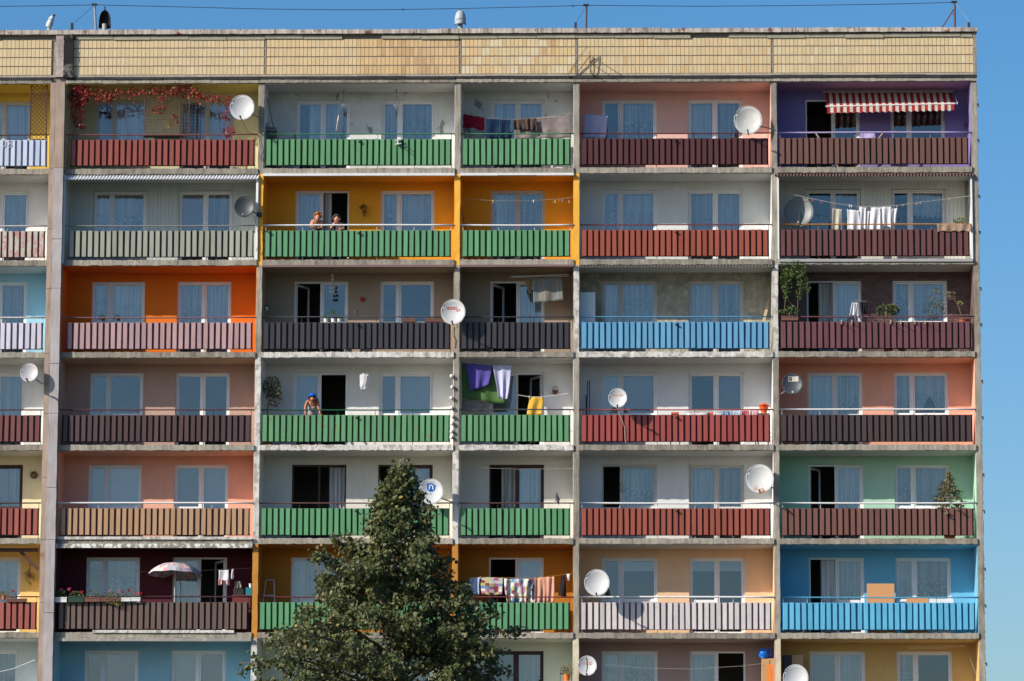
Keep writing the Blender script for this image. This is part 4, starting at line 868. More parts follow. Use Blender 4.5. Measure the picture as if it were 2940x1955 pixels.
# red creeper on the top floor
def along(k, pts, n, w, Y, dy=.1):
    out = []
    for i in range(n):
        t = R.uniform(0, len(pts) - 1.001); j = int(t); f = t - j
        x = pts[j][0] + (pts[j + 1][0] - pts[j][0]) * f; y = pts[j][1] + (pts[j + 1][1] - pts[j][1]) * f
        out.append(Q(k, x + R.gauss(0, w), y + R.gauss(0, w), Y + R.uniform(-dy, dy)))
    return out
v1 = [(640, 760), (700, 790), (800, 800), (900, 830), (980, 820), (1090, 790), (1200, 800), (1320, 790), (1420, 800), (1500, 780), (1600, 770), (1690, 810), (1760, 850), (1850, 840), (1920, 890)]
cr = along('A1', v1, 720, 26, .12) + scat('A1', 690, 830, 95, 85, 560, .12) + scat('A1', 670, 980, 62, 120, 230, .12) + scat('A1', 900, 850, 90, 40, 120, .12) + scat('A1', 1590, 790, 120, 55, 150, .12) + scat('A1', 730, 1095, 40, 25, 30, .12)
cr += scat('A1', 1380, 950, 60, 45, 75, .14) + scat('A1', 1500, 1040, 40, 60, 40, .14) + scat('A1', 1390, 870, 20, 60, 20, .14) + scat('A1', 1975, 880, 40, 60, 60, .12) + scat('A1', 1985, 1140, 55, 70, 80, .1) + scat('A1', 1720, 840, 50, 30, 40, .12) + scat('A1', 1960, 1000, 35, 60, 30, .12)
R.shuffle(cr); q = int(len(cr) * .68)
plant('red_creeper', 'red autumn creeper trailing along the top-floor balcony ceiling', 'creeper', Q('A1', 690, 1200, .12),
      [(cr[:q], .082, REDL), (cr[q:int(len(cr) * .95)], .078, REDB), (cr[int(len(cr) * .95):], .07, OLV), (along('A1', [(1400, 1130), (1450, 1090), (1500, 1060)], 60, 18, .13), .045, YGRN)],
      [([Q('A1', 640, 1210, .12), Q('A1', 650, 1000, .12), Q('A1', 660, 800, .12), Q('A1', 900, 830, .12), Q('A1', 1200, 800, .12), Q('A1', 1600, 775, .12), Q('A1', 1850, 840, .12), Q('A1', 1990, 1150, .1)], .014),
       ([Q('A1', 1420, 1150, .14), Q('A1', 1450, 1080, .14), Q('A1', 1500, 1040, .14)], .008)])
def trellis(label, k, x0, x1, y0, y1, Y, step, m, diag=False, w=.014, frame=.02):
    a, b = Q(k, x0, y1, Y), Q(k, x1, y0, Y); X0, X1, Zl, Zh = a.x, b.x, a.z, b.z; root = thing('trellis', label, 'trellis', (X0, Y, Zl))
    mb = MB()
    if diag:
        h, ww = Zh - Zl, X1 - X0
        for s in (1, -1):
            d = -h
            while d < ww:
                xa, xb = max(0, d), min(ww, d + h)
                if xb - xa > .03:
                    za, zz = xa - d, xb - d
                    if s < 0: za, zz = h - za, h - zz
                    mb.bar((X0 + xa, Y + .004 * s, Zl + za), (X0 + xb, Y + .004 * s, Zl + zz), w, .006)
                d += step
    else:
        for i in range(1, int((X1 - X0) / step) + 1): mb.bar((X0 + i * step, Y, Zl), (X0 + i * step, Y, Zh), w, .006)
        for i in range(1, int((Zh - Zl) / step) + 1): mb.bar((X0, Y + .006, Zl + i * step), (X1, Y + .006, Zl + i * step), w, .006)
    mb.build('lattice', m, root)
    f = MB()
    for p, q in (((X0, Zl), (X0, Zh)), ((X1, Zl), (X1, Zh)), ((X0, Zh), (X1, Zh)), ((X0, Zl), (X1, Zl))): f.bar((p[0], Y, p[1]), (q[0], Y, q[1]), frame)
    f.build('frame', m, root); return root
lw = mat('lattice weathered wood', (176, 158, 140), rough=.9, dirt=.2); lb_ = mat('lattice dark', (66, 48, 44), rough=.7)
trellis('dark diamond trellis in the yellow bay left of the pilaster', 'A1', 260, 410, 720, 1210, .1, .128, lb_, True, .016, .03)
trellis('weathered wooden diamond trellis under the red creeper', 'A1', 605, 750, 770, 1205, .3, .15, lw, True, .022)
trellis('wide square wire trellis in the middle of the creeper balcony', 'A1', 1248, 1642, 738, 1172, .2, .094, mat('wire brown', (92, 72, 58), rough=.7), False, .009, .024)
trellis('narrow dark square trellis in front of the second creeper window', 'A1', 1585, 1718, 900, 1210, .95, .1, lb_, False, .012, .02)
pl_ = thing('planter_box', 'narrow dark flower tray under the square wire trellis', 'planter', Q('A1', 1450, 1190, .18)); planter(pl_, 'A1', 1250, 1580, 1176, 1186, .16, lb_, .2); planter(pl_, 'A1', 1340, 1560, 1186, 1205, .16, DKMET, .16)
# third row corner: climber, shrubs
cl = scat('B4', 300, 880, 115, 80, 420, .0) + scat('B4', 235, 990, 55, 110, 230, .02) + scat('B4', 370, 980, 50, 90, 220, .02) + scat('B4', 340, 1100, 30, 60, 70, .03) + scat('B4', 230, 1110, 25, 50, 50, .03) + scat('B4', 280, 1235, 70, 40, 110, .0) + scat('B4', 195, 1255, 30, 25, 40, .0) + scat('B4', 425, 1040, 25, 50, 30, .0)
cb = thing('planter_box', 'dark planter holding the tall green climber, brick corner bay', 'planter', Q('B4', 262, 1325, .1)); planter(cb, 'B4', 190, 335, 1290, 1330, .08, POTB, .2)
plant('climbing_plant', 'tall green climber spilling over the slab above, brick corner bay', 'plant', Q('B4', 262, 1300, .05), [(cl[::2], .058, GRN), (cl[1::2], .056, leafm('lime', (.10, .15, .035)))],
      [([Q('B4', 215, 1300, .06), Q('B4', 225, 1150, .04), Q('B4', 240, 1000, .02), Q('B4', 280, 850, .0)], .014), ([Q('B4', 330, 1300, .06), Q('B4', 335, 1150, .04), Q('B4', 365, 980, .02), Q('B4', 330, 850, .0)], .014), ([Q('B4', 270, 1300, .06), Q('B4', 290, 1200, .04), Q('B4', 225, 1120, .02)], .01)])
plant('leafy_shrub', 'dense glossy shrub in the middle of the brick corner balcony', 'shrub', (Q('B4', 1115, 1300, .35).x, .35, floor_z(3)), [(scat('B4', 1115, 1250, 105, 62, 210, .35, .2), .085, DGRN), (scat('B4', 1115, 1225, 100, 45, 70, .3, .2), .085, OLV)],
      [([(Q('B4', 1115, 1300, .35).x, .35, floor_z(3) + .3), Q('B4', 1115, 1260, .35)], .016)], [((Q('B4', 1115, 1300, .35).x, .35, floor_z(3)), .16, .32, TERRA)])
tb = Q('B4', 1765, 1330, .2)
plant('potted_tree', 'thin leaning tree with sparse pale leaves, brick corner bay', 'potted tree', (tb.x, .2, tb.z - .05), [(scat('B4', x, y, rx, ry, n, .2, .08), .06, m) for x, y, rx, ry, n, m in ((1540, 1080, 28, 38, 26, OLV), (1490, 1135, 30, 26, 22, OLV), (1665, 1105, 40, 36, 50, DRY), (1560, 1180, 45, 40, 50, OLV), (1590, 1235, 30, 40, 34, DRY), (1515, 1210, 26, 26, 22, OLV), (1738, 1180, 26, 22, 26, YGRN), (1470, 1260, 18, 40, 10, OLV))],
      [([tb, Q('B4', 1730, 1220, .2), Q('B4', 1690, 1140, .2), Q('B4', 1640, 1120, .2), Q('B4', 1560, 1090, .2), Q('B4', 1530, 1060, .2)], .016), ([Q('B4', 1690, 1140, .2), Q('B4', 1600, 1150, .2), Q('B4', 1540, 1190, .2)], .008), ([Q('B4', 1740, 1240, .2), Q('B4', 1738, 1180, .2)], .007)],
      [(Vector((tb.x, .2, tb.z - .1)), .2, .13, TERRA)])
stand = thing('plant_stand', 'low stand under the terracotta bowl, brick corner bay', 'stand', (tb.x, .2, floor_z(3)))
MB().box(tb.x - .25, tb.x + .25, .02, .4, tb.z - .13, tb.z - .102).build('top', woo, stand)
for dx in (-.2, .2): MB().box(tb.x + dx - .02, tb.x + dx + .02, .1, .3, floor_z(3), tb.z - .131).build('leg', woo, stand)
# fourth row small tree, fifth row spruce
b4 = (Q('C2', 208, 580, .5).x, .5, floor_z(4))
plant('potted_tree', 'little drooping tree beside the fin on the white fourth-row balcony', 'potted tree', b4, [(scat('C2', 245, 330, 82, 90, 300, .5, .25), .085, OLV), (scat('C2', 260, 420, 70, 90, 190, .5, .25), .08, DRY), (scat('C2', 240, 280, 70, 40, 60, .5, .2), .05, GRN)],
      [([(b4[0], .5, b4[2] + .3), Q('C2', 205, 520, .5), Q('C2', 220, 430, .5), Q('C2', 240, 330, .5)], .02), ([Q('C2', 215, 500, .5), Q('C2', 240, 440, .5), Q('C2', 290, 400, .5)], .01)], [(b4, .17, .34, TERRA)])
b5 = (Q('C4', 1645, 1390, .3).x, .3, floor_z(5)); sp_l = []; st_ = [([(b5[0], .3, b5[2] + .3), Q('C4', 1640, 1068, .3)], .022)]
apex = Q('C4', 1640, 1070, .3); ht = apex.z - b5[2] - .35
for i in range(74):
    t = (i + .5) / 74; zc = apex.z - ht * t ** 1.0; rr = min(.6, .03 + .62 * (ht * t / .95)) * R.uniform(.75, 1.12); a = i * 2.4
    tip = Vector((b5[0] + rr * math.cos(a), .3 + rr * math.sin(a) * .75, zc - rr * .28)); rt_ = Vector((b5[0], .3, zc))
    if zc < b5[2] + .85: tip.y = max(tip.y, .16); st_.append(([rt_, rt_.lerp(tip, .6) + Vector((0, 0, .03)), tip], .007))
    for k in range(int(10 + 70 * rr)):
        u = R.uniform(.25, 1); p = rt_.lerp(tip, u) + Vector((R.gauss(0, .03), R.gauss(0, .03), R.gauss(0, .02) - .01)); sp_l.append(p)
plant('spruce_tree', 'small potted spruce on the mint green corner balcony', 'spruce', b5, [(sp_l, .07, SPR)], st_, [(b5, .2, .36, TERRA)])
# balcony flower boxes, sixth row
def flowerbox(label, x0, x1, y0, y1, m, gx, heads, fol=GRN, n=90, extra=()):
    root = thing('flower_box', label, 'flower box', Q('D1', (x0 + x1) / 2, y1, -.06), 'flower boxes on the grey-brown railing')
    planter(root, 'D1', x0, x1, y0, y1, -.06, m, .17)
    MB().leaves(scat('D1', (x0 + x1) / 2, (gx + y0) / 2 + 6, (x1 - x0) / 2, (y0 - gx) / 2 + 6, n, -.06, .09), .05).build('foliage', fol, root, kind='stuff')
    for cx, cy, c in heads: MB().leaves(scat('D1', cx, cy, 17, 13, 30, -.08, .05), .042).build('blossom', c, root, kind='stuff')
    for pts, sz, mm in extra: MB().leaves(pts, sz).build('trailing_leaves', mm, root, kind='stuff')
flowerbox('white flower box with pink geraniums, next to the pilaster', 488, 597, 668, 712, POTW, 600, [(545, 598, PNK), (617, 594, PNK)], GRN, 150)
flowerbox('dark green flower box with red flowers beside the white one', 612, 750, 662, 712, POTG, 612, [(725, 620, RDF), (660, 620, RDF)], GRN, 150)
flowerbox('brown flower box with sparse greenery between red and trailing flowers', 757, 892, 668, 708, POTB, 604, [], OLV, 70)
flowerbox('flower box overflowing with trailing plants down the grey-brown slats', 900, 1080, 672, 706, POTB, 620, [(985, 605, leafm('palepink', (.5, .3, .25))), (1062, 606, leafm('palepink', (.5, .3, .25)))], OLV, 170, [(scat('D1', 1000, 690, 80, 42, 130, -.12, .08), .05, OLV), (scat('D1', 1040, 720, 40, 24, 40, -.14, .05), .045, YGRN)])
flowerbox('white flower box with red flowers on thin stalks', 1082, 1166, 672, 704, POTW, 640, [(1148, 604, RDF), (1090, 622, RDF)], OLV, 30, [(along('D1', [(1148, 670), (1148, 610)], 8, 4, -.06), .03, GRN)])
flowerbox('white flower box with red flowers at the end of the row of boxes', 1170, 1252, 670, 702, POTW, 640, [(1205, 628, RDF), (1246, 634, RDF)], OLV, 30)
fb0 = thing('flower_box', 'brown flower box with red flowers left of the pilaster', 'flower box', Q('D1', 120, 705, .0)); planter(fb0, 'D1', 62, 236, 680, 708, -.02, POTB, .16)
MB().leaves(scat('D1', 115, 650, 40, 30, 20, -.02, .06), .05).build('foliage', GRN, fb0, kind='stuff'); MB().leaves(scat('D1', 115, 612, 16, 12, 26, -.02, .04), .042).build('blossom', RDF, fb0, kind='stuff')
plant('potted_flower', 'pale flowers in a small red pot left of the pilaster', 'potted flower', Q('D1', 32, 700, .0), [(scat('D1', 35, 640, 45, 28, 90, .0, .1), .05, DRY)], (), [(Q('D1', 32, 690, .0), .07, .12, TERRA)])
plant('hanging_plant', 'yellow trailing plant hanging on the yellow wall, sixth row', 'hanging plant', Q('D1', 265, 440, 1.1), [(scat('D1', 265, 490, 42, 60, 80, 1.08, .08), .055, YGRN), (scat('D1', 265, 420, 12, 50, 18, 1.1, .05), .05, OLV), (scat('D1', 265, 555, 15, 30, 18, 1.1, .05), .045, YGRN), (scat('D1', 230, 450, 35, 14, 20, 1.1, .05), .045, OLV)], [([Q('D1', 267, 385, 1.1), Q('D1', 265, 470, 1.1)], .006)], [(Q('D1', 265, 490, 1.08), .06, .1, POTB)])
plant('hanging_plant', 'dark ivy in a wall pot on the orange wall', 'hanging plant', Q('B2', 945, 370, 1.1), [(scat('B2', 948, 345, 24, 26, 60, 1.1, .06), .05, DGRN), (scat('B2', 950, 400, 16, 30, 40, 1.1, .05), .045, DGRN), (scat('B2', 925, 350, 14, 14, 16, 1.1, .05), .05, OLV)], [([Q('B2', 952, 430, 1.12), Q('B2', 952, 480, 1.12)], .004)], [(Q('B2', 950, 385, 1.12), .04, .08, TERRA)])
plant('hanging_plant', 'dark pot plant hung by the fin in the brown third-row bay', 'hanging plant', Q('B2', 105, 1240, .7), [(scat('B2', 105, 1215, 34, 22, 50, .7, .1), .055, DGRN)], [([Q('B2', 100, 1150, .7), Q('B2', 105, 1235, .7)], .005)], [(Q('B2', 105, 1240, .7), .06, .1, POTW)])
# plants at the third-row brown balcony
ps = thing('plant_stand', 'narrow stand for three small palms, brown third-row balcony', 'stand', (Q('B2', 685, 1330, .8).x, .8, floor_z(3)))
xs = Q('B2', 685, 1330, .8); zsh = xs.z - .06
MB().box(xs.x - .35, xs.x + .35, .65, .95, zsh - .03, zsh).build('top', woo, ps)
for dx in (-.3, .3): MB().box(xs.x + dx - .02, xs.x + dx + .02, .7, .9, floor_z(3), zsh - .031).build('leg', woo, ps)
for i, (x, y, s, l) in enumerate(((620, 1300, 1.0, 'small spiky palm nearest the open sash, brown balcony'), (685, 1260, 1.5, 'tallest of the three small palms, brown balcony'), (738, 1306, .9, 'small spiky palm in a white pot, brown balcony'))):
    c0 = Q('B2', x, y, .8); pts = []; st_ = []
    for k in range(9):
        a = k * .7; tip = c0 + Vector((math.cos(a) * .1 * s, math.sin(a) * .07 * s, .05 * s * math.sin(k * 2.2))); st_.append(([c0, c0.lerp(tip, .6) + Vector((0, 0, .03)), tip], .011))
    st_.append(([(c0.x, .8, zsh + .1), c0], .012))
    plant('small_palm', l, 'potted plant', (c0.x, .8, zsh), [([c0 + Vector((R.uniform(-.09, .09) * s, R.uniform(-.05, .05), R.uniform(-.02, .06))) for _ in range(22)], .045, GRN)], st_, [((c0.x, .8, zsh), .065, .12, POTW)], 'small palms on a stand', GRN)
for x0, x1, l in ((1285, 1398, 'short brown trough on the charcoal railing, nearer the window centre'), (1480, 1640, 'long brown trough of spiky plants beside the lettered dish')):
    fbx = thing('flower_box', l, 'flower box', Q('B2', (x0 + x1) / 2, 1340, .1)); planter(fbx, 'B2', x0, x1, 1314, 1340, .1, POTB, .16)
    MB().leaves(scat('B2', (x0 + x1) / 2, 1306, (x1 - x0) / 2, 10, 50 if x1 > 1500 else 14, .1, .07), .05, tall=1.6).build('foliage', OLV, fbx, kind='stuff')
for x in (880, 1010):
    fbx = thing('potted_flower', 'dark flowers on the orange balcony, ' + ('nearer the pilaster' if x < 900 else 'nearer the second window'), 'potted flower', Q('B1', x, 1345, .1))
    pot(fbx, Q('B1', x + 15, 1330, .1), .06, .09, POTB); MB().leaves(scat('B1', x, 1300, 38, 24, 50, .1, .08), .05).build('foliage', DGRN, fbx, kind='stuff'); MB().leaves(scat('B1', x + 8, 1312, 20, 18, 10, .06, .03), .04).build('blossom', RDF, fbx, kind='stuff')
bx2 = Q('B4', 1740, 520, .15)
plant('potted_plant', 'light green plant behind the brown rug, corner bay', 'potted plant', (bx2.x, .15, bx2.z - .1), [(scat('B4', 1735, 462, 55, 26, 90, .15, .12), .055, leafm('lime', (.10, .15, .035))), (scat('B4', 1770, 440, 20, 14, 20, .15, .06), .05, YGRN)], [([(bx2.x, .15, bx2.z), Q('B4', 1738, 450, .15)], .01)], [((bx2.x, .15, bx2.z - .1), .12, .2, TERRA)])
p7 = Q('D3', 163, 1568, .1)
plant('potted_plant', 'dry brown plant in an orange pot, bottom row by the cream fin', 'potted plant', (p7.x, .1, p7.z), [(scat('D3', 160, 1455, 50, 55, 170, .1, .12), .05, DRY), (scat('D3', 120, 1480, 18, 26, 20, .1, .06), .045, OLV)], [([(p7.x, .1, p7.z + .1), Q('D3', 160, 1440, .1)], .012)], [((p7.x, .1, p7.z), .1, .19, mat('orange pot', (240, 130, 60), rough=.5))])
rk = thing('plant_rack', 'black wire rack around the orange pot, bottom row', 'rack', (p7.x, .1, p7.z - .02))
MB().tube([Q('D3', 98, 1455, .05), Q('D3', 98, 1580, .05), Q('D3', 212, 1580, .05), Q('D3', 212, 1450, .05)], .01, 5).tube([Q('D3', 98, 1500, .05), Q('D3', 212, 1500, .05)], .008, 5).build('frame', DKMET, rk); MB().box(Q('D3', 96, 1, .1).x, Q('D3', 214, 1, .1).x, 0, .25, p7.z - .02, p7.z - .002).build('shelf', woo, rk)
# ================================================================ THINGS ON THE BALCONIES
um = thing('parasol', 'patchwork parasol open on the dark maroon balcony', 'parasol', (Q('D1', 1558, 705, .55).x, .55, floor_z(6)))
ua = Q('D1', 1562, 358, .55); rad_ = (Q('D1', 1805, 460, .55).x - Q('D1', 1325, 460, .55).x) / 2; uh = ua.z - Q('D1', 1562, 462, .55).z
um_m = [fab('um1', (238, 236, 236), .25), fab('um2', (238, 178, 176), .25), fab('um3', (178, 196, 220), .25), fab('um4', (244, 222, 218), .25), fab('um5', (198, 212, 220), .25)]
nA, nR = 48, 9; mb = MB()
def ufn(u, v):
    a = u * 2 * math.pi; r = v; sc = 1 - .035 * (1 - abs(math.cos(a * 4))) * v; z = -uh * (1 - math.sqrt(max(0, 1 - (r * .94) ** 2))) / (1 - math.sqrt(1 - .94 ** 2))
    p = Vector((math.cos(a) * r * rad_ * sc, math.sin(a) * r * rad_ * sc, z - .02 * abs(math.sin(a * 4)) * v)); p.z += p.x * -.02 - p.y * .06; return ua + p
mb.grid(ufn, nA, nR); mb.mi = [int(abs(math.sin((i % nA) * 12.98 + (i // nA) * 78.2) * 4375.5)) % 5 for i in range(nA * nR)]; mb.build('canopy', um_m, um, solid=.003)
MB().tube([(ua.x - .02, .55, floor_z(6) + .05), (ua.x, .55, ua.z + .04)], .012, 6).build('pole', WHITEP, um); MB().ball(ua + Vector((0, 0, .05)), .02).build('finial', WHITEP, um)
rb_ = MB()
for k in range(8): rb_.tube([ua + Vector((0, 0, -.02)), ufn(k / 8, .55) - Vector((0, 0, .012)), ufn(k / 8, .98) - Vector((0, 0, .008))], .004, 4)
rb_.build('ribs', METAL, um); MB().lathe((ua.x - .02, .55, floor_z(6)), [(.2, 0), (.2, .05), (.04, .08), (.03, .2)]).build('base', CONC, um)
# right end of that balcony: shelf with odds and ends
shx, shz = Q('D1', 2205, 655, .5), Q('D1', 2205, 652, .5).z
rs = thing('side_cabinet', 'dark red cabinet at the ochre fin, maroon balcony', 'cabinet', (shx.x, .5, floor_z(6)))
dr = mat('dark red wood', (120, 48, 48), rough=.6); xl, xr = Q('D1', 2085, 1, .5).x, Q('D1', 2246, 1, .5).x
MB().box(xl, xr, .3, .75, floor_z(6), shz - .03).build('body', dr, rs); MB().box(xl - .02, xr, .28, .77, shz - .028, shz).build('top', dr, rs)
def boxobj(name, label, cat, k, x0, x1, y0, y1, Y, d, m, extra=None, bev=.008):
    a, b = Q(k, x0, y1, Y), Q(k, x1, y0, Y); o = MB().box(a.x, b.x, Y, Y + d, a.z, b.z).build(name, m, bevel=bev); tag(o, label, cat); return o
zz_ = lambda k, x, y, Y: Q(k, x, y, Y).z
tb_ = boxobj('tool_box', 'black toolbox with red end on the dark red cabinet', 'toolbox', 'D1', 2078, 2176, 588, 652, .4, .22, mat('tool black', (46, 42, 44), rough=.5), bev=.02)
MB().tube([Q('D1', 2110, 590, .5), Q('D1', 2112, 578, .5), Q('D1', 2146, 578, .5), Q('D1', 2148, 590, .5)], .008, 5).build('handle', mat('tool red', (190, 60, 50)), tb_)
cloth('canvas_bag', 'torn beige canvas bag above the black toolbox', 'bag', 'D1', [(2096, 522), (2142, 520), (2148, 586), (2092, 588)], .5, fab('canvas', (186, 176, 156)), 2, .03, None, nu=8, nv=6)
tl_ = thing('plastic_tray', 'teal plastic tray with white tub beside the toolbox', 'tray', Q('D1', 2215, 650, .5))
a_, b_ = Q('D1', 2188, 652, .45), Q('D1', 2246, 580, .45); MB().box(a_.x, b_.x, .42, .65, a_.z, b_.z).build('body', mat('teal plastic', (40, 130, 140), rough=.4), tl_); MB().lathe((Q('D1', 2232, 580, .5).x, .52, b_.z), [(.04, 0), (.05, .12), (.055, .12), (.05, .1)]).build('tub', POTW, tl_)
# stepladder (sixth row) in the ochre bay
sl_ = thing('stepladder', 'aluminium stepladder beside the fin in the ochre bay', 'stepladder', (Q('D2', 288, 1030, .5).x, .5, floor_z(6)))
alu = mat('aluminium', (196, 198, 202), rough=.4, metal=.3); la, lb2, lt = Q('D2', 246, 1035, .5), Q('D2', 322, 1035, .5), Q('D2', 288, 892, .5)
wl_ = (lb2.x - la.x) / 2
MB().tube([(la.x - .05, .35, floor_z(6)), (la.x, .48, la.z), (lt.x - wl_ * .72, .58, lt.z - .02), (lt.x - wl_ * .5, .58, lt.z), (lt.x + wl_ * .5, .58, lt.z), (lt.x + wl_ * .75, .58, lt.z - .02), (lb2.x, .48, lb2.z), (lb2.x + .03, .35, floor_z(6))], .017, 6).build('front_frame', alu, sl_)
for q in range(5): MB().box(la.x - .02, lb2.x, .4 + .03 * q, .5 + .03 * q, floor_z(6) + .22 * (q + 1), floor_z(6) + .22 * (q + 1) + .025).build('step', alu, sl_)
MB().tube([(la.x, .9, floor_z(6)), (lt.x - wl_ * .7, .64, la.z + .05)], .014, 5).tube([(lb2.x, .9, floor_z(6)), (lt.x + wl_ * .7, .64, la.z + .05)], .014, 5).build('rear_frame', alu, sl_)
# boards on the sky-blue balcony, white board on the third row, cupboards on the bottom row
CARD = mat('fibreboard', (214, 158, 108), rough=.8, dirt=.08); WB = mat('white board', (238, 240, 242), rough=.4)
def panel(label, k, x0, x1, y0, fz, Y, m, t=.03, name='board', lean=.1):
    a, b = Q(k, x0, y0, Y), Q(k, x1, y0, Y)
    o = MB().add([(a.x, Y - lean, fz), (b.x, Y - lean, fz), (b.x, Y - lean + t, fz), (a.x, Y - lean + t, fz), (a.x, Y, a.z), (b.x, Y, a.z), (b.x, Y + t, a.z), (a.x, Y + t, a.z)],
                 [(0, 3, 2, 1), (4, 5, 6, 7), (0, 1, 5, 4), (1, 2, 6, 5), (2, 3, 7, 6), (3, 0, 4, 7)]).build(name, m)
    return tag(o, label, 'board')
panel('tall tan fibreboard leaning on the sky-blue balcony wall', 'D4', 958, 1202, 606, floor_z(6), .75, CARD, .06)
panel('low tan fibreboard beside the tall one, sky-blue balcony', 'D4', 1310, 1505, 736, floor_z(6), .6, CARD)
panel('low white board beside the low tan one, sky-blue balcony', 'D4', 1507, 1728, 740, floor_z(6), .62, WB)
panel('small grey board at the end of the sky-blue balcony', 'D4', 205, 430, 738, floor_z(6), .5, mat('grey board', (170, 190, 200)))
panel('tall white board standing behind the light blue railing', 'B3', 936, 1054, 882, floor_z(3), .42, WB)
for i in range(2):
    o = MB().bar(Q('B3', 2288 - 14 * i, 905 + 25 * i, 1.0), (Q('B3', 2238 - 10 * i, 1080, .8).x - .2, .8, floor_z(3) + .02), .05, .03).build('plank', woo); tag(o, ('longer' if i == 0 else 'shorter') + ' bare plank leaning by the fin, mottled grey balcony', 'plank')
cup = boxobj('cupboard', 'tan cupboard by the cream fin, mauve bottom-row balcony', 'cupboard', 'D3', 2094, 2222, 1345, 1760, .35, .5, mat('cupboard tan', (196, 158, 112), rough=.6))
tag(cup); MB().box(Q('D3', 2160, 1, .35).x - .004, Q('D3', 2160, 1, .35).x + .004, .34, .349, zz_('D3', 2100, 1750, .35), zz_('D3', 2100, 1360, .35)).build('door_gap', DKMET, cup)
ORG = mat('orange paint', (244, 136, 48), rough=.5)
for i, (x0, x1, y0, l) in enumerate(((2140, 2178, 1403, 'orange plank in front of the tan cupboard'), (2196, 2216, 1398, 'orange plank squeezed between the cupboard and the cream fin'))):
    a, b = Q('D3', x0, y0, .2), Q('D3', x1, y0, .2); tag(MB().bar(((a.x + b.x) / 2 + .02, .12, zb(7) + TH), ((a.x + b.x) / 2, .22, a.z), b.x - a.x, .03).build('plank', ORG), l, 'plank')
BLU = mat('blue plastic', (20, 110, 210), rough=.35, dirt=.05); BLU2 = mat('violet-blue plastic', (84, 84, 150), rough=.4)
c7 = Q('D3', 2122, 1345, .55); tubz = c7.z + .003
tub = thing('plastic_tub', 'dark blue plastic tub on the tan cupboard', 'tub', (c7.x + .12, .58, tubz)); MB().lathe((c7.x + .12, .6, tubz), [(.17, 0), (.235, .27), (.25, .27), (.25, .255), (.2, .25), (.16, .02), (.01, .02)], 20).build('body', BLU2, tub, smooth=True)
bk_ = thing('bucket', 'bright blue bucket in front of the dark blue tub', 'bucket', (c7.x - .07, .32, tubz)); cx7 = Q('D3', 2112, 1345, .34); MB().lathe((cx7.x, .42, tubz), [(.10, 0), (.15, .06), (.155, .16), (.13, .22), (.16, .25), (.17, .25), (.15, .23), (.12, .02), (.01, .02)], 20).build('body', BLU, bk_, smooth=True)
MB().tube([(cx7.x + .165 * math.cos(t), .42, tubz + .24 - .1 * math.sin(t)) for t in np.linspace(0, math.pi, 9)], .006, 5).build('handle', METAL, bk_)
kb = boxobj('cupboard', 'dark and tan cupboard behind the last white dish, bottom row', 'cupboard', 'D4', 215, 290, 1243, 1900, .45, .45, mat('cupboard dark', (66, 66, 64), rough=.6))
a, b = Q('D4', 291, 1243, .45), Q('D4', 390, 1243, .45); MB().box(a.x, b.x, .45, .9, zb(7) + TH, a.z).build('tan_side', mat('cupboard tan', (196, 158, 112)), kb)
ca = thing('ceiling_airer', 'pale ceiling airer in the tan bottom-row corner bay', 'airer', Q('D4', 1565, 1170, .6), 'ceiling airers')
MB().tube([Q('D4', 1310, 1162, .6), Q('D4', 1825, 1160, .6)], .012, 6).tube([Q('D4', 1312, 1178, .8), Q('D4', 1822, 1168, .8)], .012, 6).tube([Q('D4', 1330, 1185, .5), Q('D4', 1700, 1182, .5)], .01, 6).build('rod', mat('airer cream', (230, 206, 160)), ca)
for x in (1312, 1818): MB().tube([Q('D4', x, 1165, .6), (Q('D4', x, 1165, .6).x, .6, ceil_z(7) - .015)], .006, 5).build('hanger', METAL, ca)
MB().tube([Q('D4', 1820, 1125, .6), Q('D4', 1945, 1450, .3)], .005, 5).build('cord', LINE, ca)
# fourth row
gb = thing('hanging_bag', 'white plastic bag hung from the ceiling, fourth row', 'bag', Q('C2', 1046, 300, .5))
mb = MB(); prof = [(.02, 0), (.10, .04), (.135, .15), (.14, .3), (.155, .42), (.15, .5)]; cb_ = Q('C2', 1046, 368, .5)
mb.lathe(cb_, prof, 12); vs = np.array(mb.v); vs += np.random.RandomState(3).normal(0, .012, vs.shape); mb.v = [tuple(v) for v in vs]; mb.build('bag', fab('bag white', (240, 240, 242), .3, bump=.2), gb)
MB().tube([Q('C2', 1046, 210, .5), Q('C2', 1046, 96, .5)], .004, 4).build('cord', LINE, gb)
orn = thing('garlic_string', 'string of white balls hanging on the fin, fourth row', 'ornament', Q('C2', 1803, 240, -.03))
for y in (240, 335, 430, 515, 590, 650, 720, 770): MB().ball(Q('C2', 1803 + R.uniform(-5, 5), y, -.05), .055, 10, 6, (1, 1, 1.1)).build('ball', mat('garlic', (236, 230, 220), rough=.6, dirt=.1), orn, smooth=True)
MB().tube([Q('C2', 1803, 200, -.05), Q('C2', 1803, 790, -.05)], .006, 5).build('cord', LINE, orn)
wb = thing('wall_basket', 'small brown wicker basket on the white wall, fourth row', 'basket', Q('C3', 772, 310, 1.12)); WICK = mat('wicker', (110, 78, 56), rough=.9, dirt=.3, scale=20)
cw = Q('C3', 772, 325, 1.12); MB().lathe(cw, [(.05, 0), (.085, .08), (.09, .12), (.08, .12), (.05, .02)]).build('bowl', WICK, wb)
MB().tube([cw + Vector((.085 * math.cos(t), 0, .11 + .13 * math.sin(t))) for t in np.linspace(0, math.pi, 9)], .008, 5).build('handle', WICK, wb)
